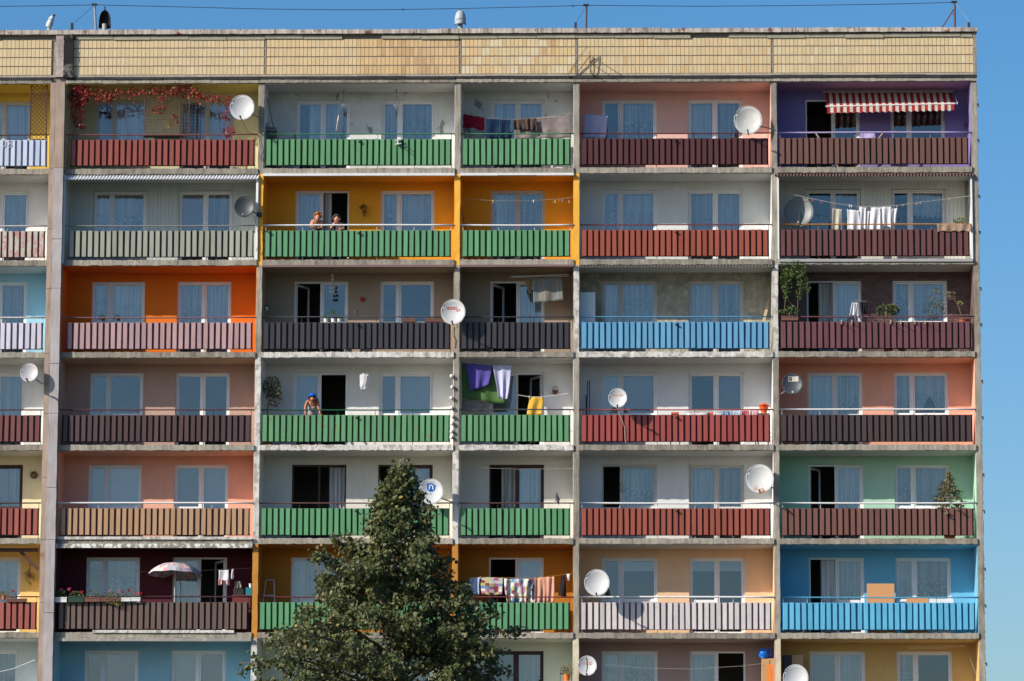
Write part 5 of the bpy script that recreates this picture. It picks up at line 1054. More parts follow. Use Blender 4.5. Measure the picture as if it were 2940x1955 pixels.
for i, (x, y0) in enumerate(((1000, 228), (1015, 226), (990, 330))):
    tag(MB().tube([Q('C3', x, y0, .7), (Q('C3', x - 14 + 6 * i, 465, .55).x, .5, floor_z(4))], .014, 6).build('rod', DKMET), ('tall black rod nearest the fin', 'tall black rod second from the fin', 'shorter black rod leaning against the tall ones')[i] + ', white fourth-row balcony', 'rod')
ob = thing('watering_can', 'orange bucket-shaped can at the end of the bright red railing', 'can', Q('C3', 2243, 460, .25)); oc = Q('C3', 2243, 462, .25)
ORP = mat('orange plastic', (240, 96, 40), rough=.4); MB().lathe(oc, [(.08, 0), (.085, .05), (.13, .17), (.135, .24), (.145, .24), (.145, .26), (.09, .27), (.08, .3), (.01, .3)], 16).build('body', ORP, ob, smooth=True); MB().tube([oc + Vector((.12, 0, .1)), oc + Vector((.22, 0, .14)), oc + Vector((.2, 0, .2)), oc + Vector((.13, 0, .22))], .015, 6).build('spout', ORP, ob)
st2 = thing('stool', 'stool under the orange can, bright red railing balcony', 'stool', (oc.x, .25, floor_z(4))); MB().box(oc.x - .2, oc.x + .15, .1, .4, oc.z - .03, oc.z - .002).build('seat', woo, st2)
for dx in (-.17, .12):
    for dy in (.13, .37): MB().box(oc.x + dx - .015, oc.x + dx + .015, dy - .015, dy + .015, floor_z(4), oc.z - .031).build('leg', woo, st2)
ar = thing('clothes_airer', 'low clothes airer with bright small washing, fourth row', 'airer', (Q('C3', 1960, 450, .5).x, .5, floor_z(4)), None); ax0, ax1, az = Q('C3', 1690, 1, .5).x, Q('C3', 2205, 1, .5).x, zz_('C3', 1900, 446, .5)
for dy in (-.18, -.06, .06, .18): MB().tube([(ax0, .5 + dy, az), (ax1, .5 + dy, az)], .007, 5).build('rod', WHITEP, ar)
for x in (ax0 + .1, ax1 - .1): MB().tube([(x, .32, az), (x, .72, floor_z(4))], .01, 5).tube([(x, .68, az), (x, .28, floor_z(4))], .01, 5).build('leg', WHITEP, ar)
for i, (x0, x1, y0, c, l) in enumerate(((1700, 1850, 453, (244, 240, 236), 'white cloth on the low airer'), (1855, 1888, 450, (240, 120, 80), 'orange cloth on the low airer'), (1895, 1940, 455, (240, 236, 240), 'small white cloth beside the orange one on the airer'), (1945, 2000, 442, (150, 190, 226), 'pale blue cloth on the low airer'), (2005, 2080, 440, (206, 226, 240), 'ice-blue cloth on the low airer'), (2085, 2135, 434, (236, 130, 140), 'pink cloth on the low airer'), (2138, 2206, 432, (240, 200, 206), 'pale pink cloth near the orange can'))):
    cloth('towel', l, 'cloth', 'C3', [(x0, y0), (x1, y0 - 2), (x1, 500), (x0, 500)], .3 + .05 * (i % 2), fab('aw%d' % i, c, .2), 3, .02, WASH, nu=10, nv=4)
tag(MB().box(*[v for v in (Q('C3', 1588, 1, .2).x, Q('C3', 1642, 1, .2).x, .12, .3, zz_('C3', 1600, 480, .2), zz_('C3', 1600, 452, .2))]).build('tray', mat('orange tray', (226, 110, 70))), 'small orange tray behind the bright red railing', 'tray')
sto = thing('stool', 'stool under the small orange tray, bright red railing balcony', 'stool', (Q('C3', 1615, 1, .2).x, .2, floor_z(4))); sx_ = Q('C3', 1615, 1, .2).x; sz_ = zz_('C3', 1600, 480, .2)
MB().box(sx_ - .16, sx_ + .16, .08, .34, sz_ - .03, sz_ - .002).build('seat', woo, sto)
for dx in (-.13, .13): MB().box(sx_ + dx - .015, sx_ + dx + .015, .12, .3, floor_z(4), sz_ - .031).build('leg', woo, sto)
# fifth row: pigeon and wreath
pg = Q('C3', 785, 1078, .0)
bm_p = MB(); GREY = mat('pigeon grey', (92, 90, 98), rough=.7, dirt=.2); rz5 = floor_z(5) + 1.045
def skinned(name, verts, edges, radii, m, parent=None, sub=1, root=0, label=None, cat=None):
    me = bpy.data.meshes.new(name); bm = bmesh.new(); sl2 = bm.verts.layers.skin.verify(); c = Vector(verts[root])
    vv = []
    for p, r in zip(verts, radii):
        v = bm.verts.new(Vector(p) - c); v[sl2].radius = r if isinstance(r, tuple) else (r, r); vv.append(v)
    vv[root][sl2].use_root = True
    for i, j in edges: bm.edges.new((vv[i], vv[j]))
    bm.to_mesh(me); bm.free()
    o = bpy.data.objects.new(name, me); COL.objects.link(o)
    o.modifiers.new('skin', 'SKIN').use_smooth_shade = True
    sm_ = o.modifiers.new('smooth', 'SUBSURF'); sm_.levels = sub; sm_.render_levels = sub
    dg = bpy.context.evaluated_depsgraph_get(); dg.update(); nm = bpy.data.meshes.new_from_object(o.evaluated_get(dg)); bpy.data.objects.remove(o)
    nm.materials.clear(); nm.materials.append(m); nm.polygons.foreach_set('use_smooth', [True] * len(nm.polygons))
    o = bpy.data.objects.new(name, nm); link(o, c, parent); return tag(o, label, cat)
bd = skinned('pigeon', [(pg.x, 0, rz5 + .10), (pg.x - .015, -.02, rz5 + .17), (pg.x - .02, -.04, rz5 + .225), (pg.x - .02, -.055, rz5 + .255), (pg.x - .02, -.085, rz5 + .25), (pg.x + .03, .05, rz5 + .02), (pg.x + .05, .1, rz5 - .06)], [(0, 1), (1, 2), (2, 3), (3, 4), (0, 5), (5, 6)], [.058, .05, .026, .027, .006, .04, .014], GREY, None, 1, 0, 'dark grey pigeon perched on the brown handrail, narrow bay', 'pigeon')
for dx in (-.02, .02): MB().tube([(pg.x + dx, .0, rz5 + .05), (pg.x + dx, .0, rz5 + .0)], .006, 5).build('leg', mat('pigeon leg', (150, 80, 80)), bd)
wr = thing('wreath', 'brown dried wreath on the cream wall, fifth row', 'wreath', Q('C1', 293, 1097, 1.15)); wc = Q('C1', 293, 1097, 1.15)
MB().tube([wc + Vector((.085 * math.cos(t), 0, .09 * math.sin(t))) for t in np.linspace(0, 2 * math.pi, 18)], .022, 6).build('ring', WICK, wr); MB().leaves([wc + Vector((R.gauss(0, .05), -.03, R.gauss(0, .05))) for _ in range(60)], .045).build('dried_leaves', DRY, wr, kind='stuff')
fo = thing('wall_wreath', 'small reddish flower wreath on the purple right-hand wall', 'wreath', Q('A4', 1805, 1085, .9)); wc = Q('A4', 1800, 1085, 1.1)
MB().tube([wc + Vector((.05 * math.cos(t), 0, .05 * math.sin(t))) for t in np.linspace(0, 2 * math.pi, 12)], .014, 5).build('ring', WICK, fo); MB().leaves([wc + Vector((R.gauss(0, .035), -.03, R.gauss(0, .04))) for _ in range(40)], .04).build('dried_leaves', REDB, fo, kind='stuff')
# top row second bay: hanging bowls, driftwood, aerial, poles
for x, l in ((775, 'white hanging flower bowl nearer the left fin, top row'), (1232, 'white hanging flower bowl in front of the second window, top row')):
    hb = thing('hanging_bowl', l, 'hanging pot', Q('A2', x, 930, .75), 'white hanging bowls'); c = Q('A2', x, 938, .75); tp_ = Vector((c.x, .75, ceil_z(1) - .016))
    MB().lathe(c, [(.06, 0), (.09, .08), (.105, .13), (.1, .13), (.07, .02), (.01, .02)]).build('bowl', POTW, hb, smooth=True)
    for t in (0, 2.1, 4.2): MB().tube([c + Vector((.1 * math.cos(t), .1 * math.sin(t), .13)), c + Vector((0, 0, .42)), tp_], .003, 4).build('chain', DKMET, hb)
    MB().tube([tp_, tp_ - Vector((0, 0, .05)), tp_ - Vector((.03, 0, .09)), tp_ - Vector((0, 0, .11))], .012, 5).build('hook', DKMET, hb)
dw = MB().tube([Q('A2', 733, 1000, .4), Q('A2', 728, 1040, .4), Q('A2', 722, 1060, .4), Q('A2', 716, 1100, .4), Q('A2', 709, 1130, .4)], [.03, .036, .02, .018, .012], 7).build('driftwood', mat('driftwood', (214, 190, 170), rough=.9, dirt=.4, scale=14)); tag(dw, 'pale twisted piece of driftwood hanging before the top-row door', 'ornament')
MB().tube([Q('A2', 733, 1000, .4), (Q('A2', 733, 1000, .4).x, .4, ceil_z(1) - .016)], .003, 4).build('cord', LINE, dw)
an = thing('tv_aerial', 'small white TV aerial clamped on the green top-row railing', 'aerial', Q('A2', 1243, 1250, -.1)); c = Q('A2', 1243, 1185, -.1)
MB().box(c.x - .02, c.x + .02, -.12, -.05, Q('A2', 1, 1260, -.1).z, c.z).build('mast', WHITEP, an)
for y in (1215, 1248): MB().bar(Q('A2', 1220, y, -.13), Q('A2', 1272, y - 6, -.13), .022).bar(Q('A2', 1246, y, -.35), Q('A2', 1246, y, -.1), .016).build('element', WHITEP, an)
for i, (p, q, l) in enumerate((((115, 850), (222, 1140), 'long grey pole leaning in the stained white bay, top row'), ((160, 1060), (205, 1150), 'short grey pole beside the long leaning pole, top row'))):
    tag(MB().tube([Q('A2', *p, .6), (Q('A2', *q, .8).x + .1, .85, floor_z(1))], .018, 6).build('pole', METAL), l, 'pole')
jr = thing('glass_jar', 'pale round jar on clutter beside the left fin, top row', 'jar', Q('A2', 132, 1110, .5)); c = Q('A2', 132, 1112, .5); MB().lathe(c, [(.05, 0), (.085, .03), (.09, .1), (.06, .14), (.065, .16), (.01, .16)]).build('body', mat('pale jar', (196, 196, 190), rough=.3), jr, smooth=True)
cx_ = thing('crate', 'dark crate under the pale round jar, top row', 'crate', (c.x, .5, floor_z(1)))
MB().box(c.x - .16, c.x + .2, .35, .75, floor_z(1), c.z - .002).build('body', mat('crate grey', (92, 88, 84), rough=.8, dirt=.3), cx_); MB().box(c.x - .17, c.x + .21, .345, .755, c.z - .08, c.z - .05).build('rim', METAL, cx_)
# third row ornaments
mo = thing('shell_mobile', 'string of pale shells hanging before the brown-bay window', 'ornament', Q('B2', 677, 960, .6)); SH = mat('shell', (206, 198, 186), rough=.5, dirt=.1)
for (x, y, r_) in ((676, 940, .045), (678, 972, .045), (676, 1006, .05), (664, 1044, .045), (690, 1040, .04), (662, 1080, .04), (684, 1078, .045)): MB().ball(Q('B2', x, y, .6), r_, 9, 6, (1, .35, 1)).build('shell', SH, mo, smooth=True)
MB().tube([Q('B2', 677, 1090, .6), (Q('B2', 677, 960, .6).x, .6, ceil_z(3) - .016)], .003, 4).build('cord', LINE, mo)
su = thing('sun_ornament', 'red metal sun on the brown wall, third row', 'ornament', Q('B2', 937, 1142, 1.15)); c = Q('B2', 937, 1142, 1.15); RM = mat('ornament red', (190, 60, 40), rough=.5)
MB().ball(c, .045, 12, 6, (1, .35, 1)).build('disc', RM, su, smooth=True); mb = MB()
for k in range(8):
    t = k * math.pi / 4; d = Vector((math.cos(t), 0, math.sin(t))); p = Vector((-d.z, 0, d.x)); mb.add([c + d * .04 + p * .022, c + d * .04 - p * .022, c + d * .095 + p * .015, c + d * .04 + Vector((0, -.012, 0))], [(0, 1, 2), (0, 3, 2), (1, 3, 2)])
mb.build('rays', RM, su)
mn = thing('moon_ornament', 'white crescent moon on the brown wall, third row', 'ornament', Q('B2', 880, 1258, 1.15)); c = Q('B2', 888, 1258, 1.15); mb = MB(); pts = []
for t in np.linspace(math.radians(75), math.radians(285), 13): pts.append(c + Vector((.085 * math.cos(t), 0, .085 * math.sin(t))))
inn = [c + Vector((.03 + .075 * math.cos(t), 0, .08 * math.sin(t))) for t in np.linspace(math.radians(285), math.radians(75), 13)]
n_ = 13; mb.add(pts + inn, [(i, i + 1, 2 * n_ - 2 - i, 2 * n_ - 1 - i) for i in range(n_ - 1)]); mb.build('crescent', SH, mn, solid=.015)
MB().tube([c + Vector((-.02, 0, .085)), c + Vector((-.02, 0, .16))], .004, 4).build('cord', LINE, mn)
# clothes-line hooks sticking out from the corner railing, third row
for i, x in enumerate((712, 802, 1137, 1226, 1348, 1438)):
    hk = thing('line_hook', 'pale line hook sticking out over the maroon corner railing', 'hook', Q('B4', x, 1345, -.04), 'pale line hooks on the maroon railing')
    p = Q('B4', x, 1345, -.04); MB().box(p.x - .018, p.x + .018, -.075, -.035, p.z - .05, p.z + .07).build('clamp', woo, hk); MB().tube([p + Vector((0, -.02, -.02)), p + Vector((0, -.24, -.02)), p + Vector((0, -.25, .05 if i % 2 else 0))], .01, 5).build('rod', METAL, hk)
# wall details
tag(MB().bar(Q('B3', 108, 275, .5), (Q('B3', 155, 440, .7).x + .1, .75, floor_z(2)), .02).build('broom_stick', DKMET), 'dark stick leaning in the orange narrow bay', 'stick')
th = thing('thermometer', 'small outdoor thermometer on the fifth-row window mullion', 'thermometer', Q('C3', 1240, 980, 1.2)); a, b = Q('C3', 1229, 1005, 1.2), Q('C3', 1254, 955, 1.2)
MB().box(a.x, b.x, 1.2, 1.25, a.z, b.z).build('body', mat('thermo', (190, 186, 170)), th); MB().box(a.x, a.x + .03, 1.22, 1.26, b.z + .01, Q('C3', 1, 888, 1.2).z).build('scale', WHITEP, th)
boxobj('junction_box', 'black box on the yellow fin edge beside the dark dish', 'box', 'B1', 2222, 2264, 388, 425, -.09, .08, DKMET)
# ================================================================ ROOF
def cowl(label, k, x, ytop, ybot, w, face, ms, mi_, Y=1.6, pole=True):
    t, b = Q(k, x, ytop, Y), Q(k, x, ybot, Y); h = t.z - b.z; rw = w / CR[k][2] / FPX * 117 / 2; root = thing('roof_cowl', label, 'roof vent', (b.x, Y, b.z - .3), 'roof vent cowls')
    fa = math.radians(face); nu, nv = 16, 10
    def fn(u, v):
        a = fa + math.pi + (u - .5) * math.radians(215); r = rw * (1 - .12 * v) * math.sqrt(max(0.0004, 1 - (max(0, v - .35) / .65) ** 2.3)); return Vector((b.x + r * math.cos(a), Y + r * math.sin(a), b.z + h * v))
    MB().grid(fn, nu, nv).build('hood', [ms], root, smooth=True, solid=.015)
    MB().grid(lambda u, v: fn(u, v) * .0 + Vector((b.x, Y, 0)).lerp(Vector((fn(u, v).x, fn(u, v).y, 0)), .9) + Vector((0, 0, fn(u, v).z)), nu, nv).build('liner', mi_, root, smooth=True)
    zr_ = zc1 - .15; MB().tube([(b.x, Y, zr_), (b.x, Y, b.z + h * .2)], rw * .42, 12).build('pipe', mat('vent pipe', (178, 178, 166), rough=.8, dirt=.2), root)
    vn = MB(); vn.box(b.x - .012 , b.x + .012, Y - .05, Y + .05, t.z - .01, t.z + .1 if face == -90 else t.z + .02); vn.build('vane', mi_, root)
    return root
GALV = mat('galvanised pale', (206, 210, 214), rough=.45, dirt=.2, scale=6); GALVD = mat('dark liner', (34, 32, 34), rough=.8)  # cowl liners get one even near-black colour
sc = thing('roof_cowl', 'silver roof cowl leaning sideways at the left end of the roof', 'roof vent', Q('A1', 430, 245, 1.6), 'roof vent cowls')
p0, p1, p2 = Q('A1', 418, 238, 1.6), Q('A1', 446, 165, 1.6), Q('A1', 462, 132, 1.6)
MB().tube([p0, p0.lerp(p1, .4), p1, p1.lerp(p2, .6), p2], [.085, .10, .085, .06, .03], 14).build('hood', GALV, sc, smooth=True)
MB().tube([p2 - Vector((.02, 0, .03)), p2 + Vector((.02, 0, .035))], [.06, .05], 8).build('vane', mat('cowl slate', (90, 104, 124), rough=.5), sc)
MB().tube([(p0.x + .02, 1.6, zc1 - .2), (p0.x + .03, 1.6, p0.z + .05)], .06, 10).build('pipe', mat('vent pipe', (178, 178, 166)), sc)
cowl('black open roof cowl with pale edge behind the first mast', 'A1', 906, 86, 238, 106, -90, mat('cowl black', (52, 50, 52), rough=.6), GALVD)
cowl('grey bullet-shaped roof cowl near the middle of the roof', 'A2', 1784, 86, 216, 100, 90, mat('cowl grey', (176, 184, 190), rough=.5, dirt=.15), GALVD)
RUSTM = mat('rusty mast', (98, 84, 92), rough=.7, dirt=.3)
tops = [Q('A1', 820, 42, 1.2), Q('A3', 1217, 46, 1.2), Q('A4', 1690, 20, 1.2)]
mlab = ('roof mast with leaning top beside the black cowl', 'plain roof mast above the narrow bay', 'roof mast with a slanting strut near the right corner')
for i, t in enumerate(tops):
    bx = (Q('A1', 840, 255, 1.2), Q('A3', 1212, 245, 1.2), Q('A4', 1690, 245, 1.2))[i]
    ms_ = thing('roof_mast', mlab[i], 'mast', (bx.x, 1.2, zc1 - .2), 'lightning wire masts'); mm = METAL if i == 0 else RUSTM
    MB().tube([(bx.x, 1.2, zc1 - .25), t], .034 if i < 2 else .036, 8).build('pole', mm, ms_); MB().box(t.x - .09, t.x + .07, 1.15, 1.25, t.z - .01, t.z + .035).build('head', DKMET, ms_)
    if i == 2: MB().tube([Q('A4', 1578, 245, 1.2), Q('A4', 1680, 82, 1.2)], .022, 6).tube([Q('A4', 1672, 120, 1.2), Q('A4', 1692, 120, 1.2)], .02, 6).build('strut', mm, ms_)
    else: MB().tube([Q(*((('A1', 650, 195, .4), ('A3', 1130, 190, .4))[i])), t], .006, 4).build('guy_wire', DKMET, ms_)
wire = thing('lightning_wire', 'thin wire running along the roof over the three masts', 'wire', tops[0])
wp = [Q('A1', -60, 56, 1.2), Q('A1', 300, 51, 1.2), Q('A1', 600, 46, 1.2), tops[0], Q('A1', 1500, 58, 1.2), Q('A1', 2290, 78, 1.2), Q('A2', 800, 85, 1.2), Q('A2', 1280, 82, 1.2), Q('A2', 1790, 74, 1.2), Q('A3', 700, 60, 1.2), tops[1], Q('A3', 2200, 54, 1.2), Q('A4', 300, 48, 1.2), Q('A4', 1100, 36, 1.2), tops[2]]
MB().tube(wp, .010, 5).build('cable', DKMET, wire)
for p in (Q('A2', 1287, 82, 1.2), Q('A3', 1100, 52, 1.2)): MB().ball(p, .03, 6, 4).build('clamp', DKMET, wire)
MB().tube([tops[2], Q('A4', 1760, 110, .9), Q('A4', 1815, 185, .5)], .005, 4).build('tail_wire', METAL, wire)
for k, x, y0, l in (('A1', 625, 200, 'short dark post on the roof edge above the pilaster'), ('A3', 1124, 196, 'short dark post on the roof edge above the narrow bay'), ('A4', 1815, 196, 'short dark post at the right corner of the roof')):
    a = Q(k, x, y0, .25); tag(MB().box(a.x - .035, a.x + .035, .2, .3, zc1 - .3, a.z).build('roof_post', mat('post dark', (56, 50, 58), rough=.8)), l, 'post', 'short posts on the roof edge')
# bent steel frames left hanging on the tiled parapet
fr2 = thing('steel_frame', 'bent thin steel rods standing on the tiled parapet ledge', 'steel frame', Q('A3', 1200, 660, -.2)); yb = -.12; FM = mat('old steel', (96, 84, 74), rough=.7)
ap = Q('A3', 1222, 395, -.26)
MB().tube([Q('A3', 1042, 662, yb), ap, Q('A3', 1262, 655, yb)], .009, 5).build('rod', FM, fr2); MB().tube([Q('A3', 1056, 662, yb), ap + Vector((.02, .0, -.05)), Q('A3', 1272, 655, yb)], .009, 5).build('rod', FM, fr2)
for (z_, l_) in ((0, .62), (-.22, .5), (-.5, .28)):
    s0 = Q('A3', 1250, 480, -.06) + Vector((0, 0, z_)); MB().tube([s0, s0 + Vector((0, -l_, 0))], .012, 5).build('prong', FM, fr2)
s0 = Q('A3', 1250, 480, -.06); MB().tube([s0 + Vector((0, -.03, 0)), s0 + Vector((0, -.03, -.56))], .012, 5).tube([s0 + Vector((0, -.03, 0)), Q('A3', 1130, 640, -.09)], .011, 5).build('upright', FM, fr2)

# aerial cables hanging from dishes
def cable(label, k, pts, Y, c=(60, 56, 58), r=.007):
    o = MB().tube([Q(k, x, y, Y + (0 if i else 0)) for i, (x, y) in enumerate(pts)], r, 5).build('cable', mat('cable %d' % c[0], c)); return tag(o, label, 'cable')
cable('pale cable looping down the bright red slats from the dish', 'C3', [(1216, 440), (1240, 500), (1262, 560), (1262, 620), (1270, 672)], -.06, (206, 190, 184))
cable('thin dark cable down the first whitish slats', 'D3', [(352, 740), (350, 900), (348, 1070)], -.06)
cable('dark cable curling down the fin under the plain top-row dish', 'A1', [(2105, 1062), (2140, 1140), (2235, 1170), (2262, 1290), (2240, 1340), (2270, 1400)], -.04)
cable('pale cable bundle with orange tag on the fin below the lettered dish', 'B2', [(1718, 1375), (1712, 1440), (1735, 1490), (1728, 1560)], -.03, (190, 150, 120), .012)
cable('dark cable down the yellow fin under the dark dish', 'B1', [(2200, 420), (2232, 560), (2250, 650), (2215, 730)], -.09)
cable('thin cable on the white wall below the pilaster dish', 'C1', [(262, 300), (284, 330), (280, 500)], 1.16, (230, 228, 224), .006)

# chalked loops on two slats of the pale blue railing
ch = mat('chalk', (240, 242, 246), rough=.9)
for x, pts in ((34, [(0, -28), (14, -20), (14, 12), (2, 28), (-12, 14), (-14, -16), (0, -28)]), (84, [(16, -26), (-6, -30), (-14, -14), (12, 0), (16, 16), (2, 32), (-14, 26), (-10, 8), (10, -6), (16, -26)])):
    MB().tube([Q('A1', x + u, 1245 + v, -.053) for u, v in pts], .009, 5).build('chalk_mark', ch, RAILROOT[(1, 0)])
# ================================================================ PEOPLE
CR['PA'] = (860, 590, 14.7375); CR['PC'] = (840, 1110, 15.683)
def skin_mat(n, c): return mat('skin ' + n, c, rough=.55, dirt=0, spec=.35)
def skinned2(name, V, E, Rd, m, parent=None, roots=(0,), sub=1, smooth=True):
    me = bpy.data.meshes.new(name); bm = bmesh.new(); ly = bm.verts.layers.skin.verify(); c = Vector(V[0]); vv = []
    for p, r in zip(V, Rd):
        v = bm.verts.new(Vector(p) - c); v[ly].radius = r if isinstance(r, tuple) else (r, r); vv.append(v)
    for k in roots: vv[k][ly].use_root = True
    for i, j in E: bm.edges.new((vv[i], vv[j]))
    bm.to_mesh(me); bm.free(); o = bpy.data.objects.new(name, me); COL.objects.link(o)
    o.modifiers.new('skin', 'SKIN'); s = o.modifiers.new('smooth', 'SUBSURF'); s.levels = sub; s.render_levels = sub
    dg = bpy.context.evaluated_depsgraph_get(); dg.update(); nm = bpy.data.meshes.new_from_object(o.evaluated_get(dg)); bpy.data.objects.remove(o)
    nm.materials.clear(); nm.materials.append(m); nm.polygons.foreach_set('use_smooth', [True] * len(nm.polygons)); o = bpy.data.objects.new(name, nm); return link(o, c, parent)
def person(label, k, J, fz, skin, hair, cloth_m, look=(0, -1, -.1), sleeves=False, cap=None, curly=False, legs_m=None, group='people on the balconies'):
    g = {n: Q(k, *v) for n, v in J.items()}
    pel = Vector((g['chest'].x + (g.get('px', 0) or 0), J['chest'][2] + .22 if 'pelvis' not in J else g['pelvis'].y, fz + .88)) if 'pelvis' not in J else g['pelvis']
    root = thing('person', label, 'person', (pel.x, pel.y, fz), group)
    V = [pel, pel.lerp(g['chest'], .5), g['chest'], g['chest'].lerp(g['neck'], .62), g['neck'], g['jaw'], g['head'], g['crown']]
    Rd = [(.155, .12), (.125, .1), (.14, .105), (.1, .08), .048, .062, .088, .06]; E = [(i, i + 1) for i in range(7)]; roots = [0]
    def add(p, r, par):
        V.append(Vector(p)); Rd.append(r)
        if par is not None: E.append((par, len(V) - 1))
        return len(V) - 1
    sleeves_pts = []
    for sgn, n in ((-1, 'L'), (1, 'R')):
        s = add(g['sh' + n], .058, 3); e_ = add(g['el' + n], .042, s); w = add(g['wr' + n], .029, e_)
        d = (g['ha' + n] - g['wr' + n]); d = d.normalized() if d.length > .01 else Vector((0, 0, -1))
        pm = add(g['wr' + n] + d * .075, (.040, .017), w); P0 = g['wr' + n] + d * .075
        side = d.cross(Vector((0, 1, 0)));
        if side.length < .2: side = d.cross(Vector((1, 0, 0)))
        side.normalize(); nrm = side.cross(d)
        for q, (off, ln) in enumerate(((-.03, .062), (-.01, .075), (.01, .07), (.03, .055))):
            b0 = P0 + side * off - d * .01; roots.append(len(V)); a = add(b0, .011, None); a2 = add(b0 + d * (ln * .55) + nrm * .006, .0095, a); add(b0 + d * ln * .85 + nrm * .03, .008, a2)
        b0 = P0 - d * .045 + side * -.025; roots.append(len(V)); a = add(b0, .012, None); a2 = add(b0 + d * .03 - side * .03, .011, a); add(b0 + d * .06 - side * .035 + nrm * .01, .009, a2)
        hp = add(pel + Vector((sgn * .1, 0, -.06)), .1, 0); kn = add(Vector((pel.x + sgn * .11, pel.y - .03, fz + .47)), .062, hp); an = add(Vector((pel.x + sgn * .11, pel.y + .03, fz + .09)), .04, kn); add(Vector((pel.x + sgn * .12, pel.y - .13, fz + .035)), .034, an)
        sleeves_pts.append((g['sh' + n], g['sh' + n].lerp(g['el' + n], .55)))
    body = skinned2('body', V, E, Rd, skin, root, roots)
    # clothes: a top, and trousers or skirt, each a shell just outside the body
    up = g['chest'].lerp(g['neck'], (.5 if cap else .32) if not sleeves else .6)
    tv = [pel + Vector((0, 0, -.05)), pel.lerp(g['chest'], .5), g['chest'], up]; tr = [(.175, .145), (.145, .12), (.16, .125), (.135 if not sleeves else .12, .1)]; te = [(0, 1), (1, 2), (2, 3)]
    if sleeves:
        for p, q in sleeves_pts: tv += [p, q]; tr += [.072, .062]; te += [(3, len(tv) - 2), (len(tv) - 2, len(tv) - 1)]
    skinned2('top', tv, te, tr, cloth_m, root)
    if not sleeves:
        mb = MB()
        for n in 'LR':
            sh = g['sh' + n].lerp(g['neck'], .35) + Vector((0, -.02, .055)); mb.tube([g['chest'].lerp(g['sh' + n], .4) + Vector((0, -.115, .02)), sh + Vector((0, -.05, 0)), sh + Vector((0, .05, 0))], .008, 5)
        if cap: mb.build('straps', cloth_m, root)
    lv = [pel]; lr = [(.17, .14)]; le = []
    for sgn in (-1, 1): lv += [pel + Vector((sgn * .1, 0, -.08)), Vector((pel.x + sgn * .11, pel.y - .03, fz + .5)), Vector((pel.x + sgn * .11, pel.y + .02, fz + .12))]; b = len(lv); lr += [.115, .085, .06]; le += [(0, b - 3), (b - 3, b - 2), (b - 2, b - 1)]
    skinned2('trousers', lv, le, lr, legs_m or fab('denim', (32, 62, 100)), root)
    # face
    lk = Vector(look).normalized(); rt = lk.cross(Vector((0, 0, 1))).normalized(); u2 = rt.cross(lk); hc = g['head'].lerp(g['jaw'], .25)
    dk = mat('eye dark', (40, 30, 28), rough=.3)
    for s in (-1, 1): MB().ball(hc + lk * .082 + rt * .032 * s + u2 * .02, .011, 6, 4).build('eye', dk, root); MB().ball(hc + rt * .09 * s, .024, 6, 5, (.5, 1, 1.3)).build('ear', skin, root, smooth=True)
    MB().tube([hc + lk * .085 + u2 * .02, hc + lk * .108 - u2 * .02, hc + lk * .085 - u2 * .03], [.008, .014, .008], 6).build('nose', skin, root, smooth=True)
    MB().tube([hc + lk * .083 - u2 * .058 - rt * .022, hc + lk * .09 - u2 * .06, hc + lk * .083 - u2 * .058 + rt * .022], .006, 5).build('mouth', mat('lips', (160, 80, 74)), root)
    # hair or cap
    ctr = g['head'].lerp(g['crown'], .25)
    if cap:
        ax = (g['crown'] - g['head']).normalized(); a1 = ax.orthogonal().normalized(); a2 = ax.cross(a1); mb = MB()
        prof = [(.128, -.045), (.125, -.035), (.106, -.03), (.108, .03), (.102, .085), (.085, .1), (.002, .104)]; n = 16
        vs = [g['head'].lerp(g['crown'], .3) + ax * z + (a1 * math.cos(2 * math.pi * q / n) + a2 * math.sin(2 * math.pi * q / n)) * r for r, z in prof for q in range(n)]
        mb.add(vs, [(i * n + q, i * n + (q + 1) % n, (i + 1) * n + (q + 1) % n, (i + 1) * n + q) for i in range(len(prof) - 1) for q in range(n)]); mb.build('cap', cap, root, smooth=True, solid=.004)
        MB().leaves([g['head'] - lk * .06 + Vector((R.gauss(0, .05), R.gauss(0, .03), R.gauss(-.03, .03))) for _ in range(40)], .04).build('hair', hair, root)
    else:
        mb = MB()
        for _ in range(70 if curly else 46):
            d = Vector((R.gauss(0, 1), R.gauss(0, 1), R.gauss(0, 1))).normalized()
            if d.dot(lk) > .45 and d.z < .62: continue
            if d.z < -.25: continue
            mb.ball(ctr + Vector((d.x * .092, d.y * .1, d.z * .1)), R.uniform(.026, .042) if curly else R.uniform(.028, .036), 6, 4)
        mb.build('hair', hair, root, smooth=True)
    return root
sk1 = skin_mat('tan', (212, 150, 122)); sk2 = skin_mat('brown tan', (190, 120, 86))
tA = fab('top grey', (112, 106, 116), 0, dirt=.3); tB = fab('tee pattern', (92, 88, 92), 0, dirt=.5, dcol=(.35, .33, .33)); tC = fab('camisole', (206, 202, 204), 0, dirt=.6, dcol=(.06, .065, .08))
person('person with curly ginger hair leaning on the white handrail', 'PA',
       dict(head=(775, 470, .16), jaw=(775, 590, .13), crown=(765, 370, .2), neck=(745, 665, .24), chest=(740, 830, .33), shL=(520, 665, .28), shR=(945, 690, .28), elL=(495, 930, .14), wrL=(580, 700, .1), haL=(625, 575, .1), elR=(950, 950, .2), wrR=(690, 960, .08), haR=(560, 935, .08)),
       floor_z(2), sk1, mat('hair ginger', (186, 110, 40), rough=.8, dirt=.3), tA, (.15, -1, -.2), curly=True)
